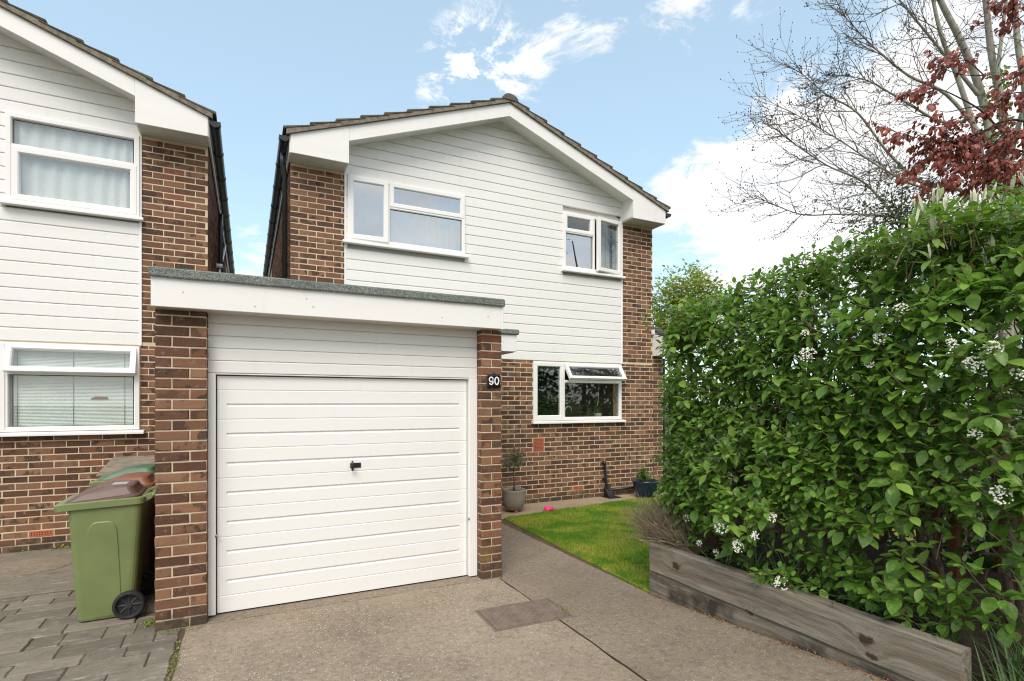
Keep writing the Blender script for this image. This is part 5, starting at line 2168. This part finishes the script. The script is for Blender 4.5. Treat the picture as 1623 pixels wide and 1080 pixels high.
def cop_branch(px_pts, r0, t0=6.3, t1=6.0, leaves=True, start=.0, dens=1.0):
    n = len(px_pts)
    P = smooth_path([at_t(p[0], p[1], t0 + (t1 - t0) * i / (n - 1) + random.uniform(-.1, .1)) for i, p in enumerate(px_pts)])
    m = len(P)
    cb.tube(P, [r0 * (1 - .85 * i / (m - 1)) for i in range(m)], 6, False)
    if not leaves: return
    for i in range(m - 1):
        if i / (m - 1) < start: continue
        cnt_ = (P[i + 1] - P[i]).length * 26 * dens
        for _ in range(int(cnt_) + (1 if random.random() < cnt_ % 1 else 0)):
            p = P[i].lerp(P[i + 1], random.random())
            d = (P[i + 1] - P[i]).normalized() * .6 + rv(.8)
            d.z -= .15
            L = random.uniform(.12, .34)
            q = p + d.normalized() * L
            cb.tube([p, p.lerp(q, .5) + Vector((0, 0, .012)), q], [.004, .003, .0015], 4, False)
            for k in range(random.randrange(9, 15)):
                s = random.uniform(.25, 1.05)
                ld = d.normalized() * .6 + rv(.7) + Vector((-.1, 0, -.75))
                CM.append((frame_mat(ld, Vector((-.4, -.5, .8)) + rv(.5), random.uniform(.042, .070)), tuple(p.lerp(q, s) + rv(.03))))


cop_branch([(1700, 300), (1660, 240), (1600, 215), (1560, 250), (1545, 310)], .030, leaves=False)
cop_branch([(1650, 200), (1600, 190), (1555, 210), (1500, 225), (1450, 218), (1415, 208)], .016, 6.3, 6.0, start=.25)
cop_branch([(1600, 225), (1560, 180), (1520, 155), (1480, 140), (1440, 150)], .012, 6.2, 6.0, start=.62, dens=.9)
cop_branch([(1560, 120), (1530, 95), (1500, 95)], .008, 6.1, 6.0, start=.3, dens=.7)
cop_branch([(1560, 60), (1530, 62), (1518, 75)], .006, 6.1, 6.0, start=.4, dens=.8)
cop_branch([(1640, 60), (1615, 30), (1592, 22)], .008, 6.1, 6.0, start=.3, dens=1.0)
cop_branch([(1640, 10), (1618, 8), (1600, 5)], .008, 6.1, 6.0, start=.3, dens=1.0)
cop_branch([(1560, 120), (1520, 118), (1490, 105)], .008, 6.1, 6.0, start=.7, dens=.8)
cop_branch([(1660, 330), (1600, 275), (1540, 245), (1490, 240), (1455, 262)], .018, 6.3, 6.0, start=.2, dens=1.1)
cop_branch([(1660, 260), (1620, 240), (1580, 235), (1530, 220), (1480, 200)], .016, 6.2, 5.9, start=.25, dens=1.1)
cop_branch([(1680, 300), (1630, 285), (1580, 268), (1520, 265), (1470, 290)], .016, 6.1, 5.8, start=.2, dens=1.0)
cop_branch([(1660, 180), (1630, 150), (1600, 150), (1575, 175)], .012, 6.1, 5.9, start=.2, dens=1.0)
cop_branch([(1660, 120), (1630, 110), (1605, 125)], .010, 6.1, 5.9, start=.3, dens=.7)
cop_branch([(1680, 250), (1630, 210), (1600, 225), (1570, 265)], .012, 6.1, 5.8, start=.2, dens=1.0)
cop_branch([(1690, 320), (1620, 300), (1560, 290), (1510, 285)], .014, 6.2, 5.9, start=.2, dens=.9)
cop_branch([(1590, 170), (1540, 170), (1500, 178), (1470, 170)], .010, 6.2, 5.9, start=.55, dens=.6)
pt0 = at_t(1700, 637, 6.3)
cb.tube([Vector((pt0.x, pt0.y, 0)), at_t(1700, 450, 6.3), at_t(1695, 300, 6.3), at_t(1660, 180, 6.3), at_t(1640, 20, 6.2)], [.07, .06, .05, .035, .015], 8, False)
cb.build('branches', 'bark_dark', cop, smooth=True)
leaves_to_objects('leaf', 'crown', LP, CM, 'leaf_purple', cop, 300)

# ---- lavender
lav = empty('lavender_bush', (3.55, 3.78, .3), 'dry grey brown lavender bush spilling over the end of the raised bed', 'shrub')
ls_ = MB()
LMt = []
for i in range(1500):
    b0 = Vector((random.uniform(3.28, 3.95), random.uniform(3.30, 3.85), .42))
    a = random.uniform(0, 6.283)
    out = Vector((math.cos(a) * .6 - .2, abs(math.sin(a)) * .5 + .08, random.uniform(.35, 1.2))) + rv(.3)
    L = random.uniform(.18, .46)
    e = b0 + out.normalized() * L
    ls_.tube([b0, b0.lerp(e, .5) + rv(.035), e + rv(.02)], [.0032, .0026, .0014], 3, False)
    for k in range(9):
        s = random.uniform(.4, 1)
        LMt.append((frame_mat(out + rv(.8), rv() + Vector((0, 0, 1)), random.uniform(.02, .042)), tuple(b0.lerp(e, s) + rv(.02))))
ls_.build('stems', 'twig', lav)['kind'] = 'stuff'
V, T = scatter(leaf_template(.22, .1, .1, 2), LMt)
obj('foliage', V, T, 'lavender_grey', lav)['kind'] = 'stuff'


# ---- strap leaved clumps
def strap_clump(base, n, L, label, group, spread=1.0, material='leaf_strap', name='strap_leaved_plant', width=.012):
    o = empty(name, base, label, 'plant', group)
    b = Vector(base)
    for i in range(n):
        a = random.uniform(0, 6.283)
        el = random.uniform(.45, 1.35)
        ln = L * random.uniform(.6, 1.15)
        d = Vector((math.cos(a) * math.cos(el) * spread, math.sin(a) * math.cos(el) * spread, math.sin(el)))
        w_ = width * random.uniform(.6, 1.2)
        p = b + Vector((random.gauss(0, .04), random.gauss(0, .04), 0))
        v, f = [], []
        side = Vector((-math.sin(a), math.cos(a), 0))
        for k in range(7):
            s = k / 6
            q = p + d * ln * s + Vector((0, 0, -ln * .75 * s * s * (1.2 - math.sin(el))))
            q.z = max(q.z, .012)
            ww = w_ * .5 * (1 - s ** 2.5) + .0006
            v += [tuple(q - side * ww), tuple(q + Vector((0, 0, -ww * .7))), tuple(q + side * ww)]
            if k:
                a0 = (k - 1) * 3
                f += [[a0, a0 + 1, a0 + 4, a0 + 3], [a0 + 1, a0 + 2, a0 + 5, a0 + 4]]
        obj('leaf', v, f, material, o, smooth=True)
    return o


G1 = 'strap leaved plants behind the sleeper'
for (x, y, nn) in ((3.38, 2.78, 34), (3.34, 2.45, 38), (3.38, 2.12, 36), (3.36, 3.0, 22), (3.40, 1.82, 34), (3.42, 1.58, 30)):
    strap_clump((x, y, .39), nn, .40, 'arching green strap leaved clump behind the sleeper under the hedge', G1)
G2 = 'strap leaved plants past the sleeper end'
for (x, y, nn) in ((3.36, 1.25, 50), (3.55, 1.22, 56), (3.78, 1.36, 56), (3.62, 1.05, 46), (4.05, 1.42, 46), (3.42, .98, 40)):
    strap_clump((x, y, .10), nn, .55, 'long arching green strap leaves past the sawn sleeper end', G2, 1.0)
pp = at_t(1585, 690, 4.6)
strap_clump((pp.x, pp.y, .05), 26, 1.75, 'tall striped bronze green strap leaved plant behind the hedge', None, .55, 'leaf_phormium', 'phormium', .055)

# ---- bench glimpsed behind
bn = empty('garden_bench', (4.3, 1.3, 0), 'reddish brown wooden garden seat glimpsed beyond the hedge end', 'bench')
bc = at_t(1612, 790, 3.2)
for k in range(3):
    MB().box(bc.x - .02, bc.x + 1.0, bc.y - .05 + k * .13, bc.y + .06 + k * .13, bc.z - .04, bc.z - .005).build('seat_slat', 'bench_wood', bn, bevel=.005)
MB().box(bc.x - .03, bc.x + .05, bc.y - .05, bc.y + .36, bc.z + .02, bc.z + .055).build('arm_rest', 'bench_wood', bn, bevel=.006)
for dx, dy in ((0, -.03), (0, .30), (.9, -.03), (.9, .30)):
    MB().box(bc.x + dx, bc.x + dx + .055, bc.y + dy, bc.y + dy + .055, 0, bc.z - .041).build('leg', 'bench_wood', bn, bevel=.004)
for k in range(4):
    MB().box(bc.x, bc.x + .95, bc.y + .38, bc.y + .40, bc.z + .12 + k * .10, bc.z + .19 + k * .10).build('back_slat', 'bench_wood', bn, bevel=.004)
for dx in (0, .9):
    MB().box(bc.x + dx, bc.x + dx + .05, bc.y + .405, bc.y + .45, 0, bc.z + .52).build('back_post', 'bench_wood', bn, bevel=.004)


# ---- weeds in the joints
def weed(x, y, n, spread, size, label, lx=1.0):
    o = empty('weed', (x, y, 0), label, 'weed', 'weeds in the paving joints')
    M_ = []
    for i in range(n):
        p = (x + random.gauss(0, spread) * lx, y + random.gauss(0, spread) / lx, random.uniform(.003, size * .6))
        M_.append((frame_mat(rv() + Vector((0, 0, .5)), Vector((0, 0, 1)) + rv(.5), size * random.uniform(.5, 1.2)), p))
    V, T = scatter(LG, M_)
    obj('foliage', V, T, 'weed', o)


p = at_ground(276, 1050); weed(p.x, p.y, 130, .05, .016, 'yellow green weed strip in the joint beside the drive', .3)
p = at_ground(240, 990); weed(p.x - .02, p.y, 70, .03, .026, 'green weed tuft at the left foot of the garage pillar')
p = at_ground(105, 868); weed(p.x, p.y - .02, 60, .05, .03, 'green weed tuft at the foot of the neighbouring wall', 1.6)
p = at_ground(45, 876); weed(p.x, p.y, 60, .08, .02, 'low yellowish weeds along the neighbouring wall foot', 2.2)
p = at_ground(893, 966); weed(p.x, p.y, 50, .03, .016, 'tiny green weeds at the manhole cover corner', .6)
p = at_ground(885, 983); weed(p.x, p.y, 50, .05, .013, 'tiny weeds along the near edge of the manhole cover', 1.8)
p = at_ground(275, 1003); weed(p.x, p.y, 50, .05, .018, 'low green weeds along the front foot of the garage pillar', 2.0)

# ---- moss and grit along the sleeper foot
M_ = []
for i in range(500):
    y = random.uniform(1.6, 3.7)
    M_.append((frame_mat(rv(), rv(), random.uniform(.006, .018)), (SX + .015 - abs(random.gauss(0, .025)), y, .006 + .078 * (3.6 - min(y, 3.6)))))
V, T = scatter(LG, M_)
tag(obj('leaf_litter', V, T, 'brown_card'), 'brown crumbs and leaf litter along the sleeper foot', 'litter', kind='stuff')

# ---- trees across the road behind the viewer (seen only in the window panes)
for i, (x, y, h_, r_) in enumerate(((7, -21, 4.6, 3.4), (13, -19, 4.0, 3.2), (19, -20, 5.0, 3.6), (26, -19, 4.6, 3.6))):
    leafy('roadside_tree', 'leafy green tree across the road', 'tree', (x, y, h_ * .75), (r_, r_ * .8, h_ * .75), 1500, .5, 'leaf_dark', LG, seed=40 + i, group='trees across the road')
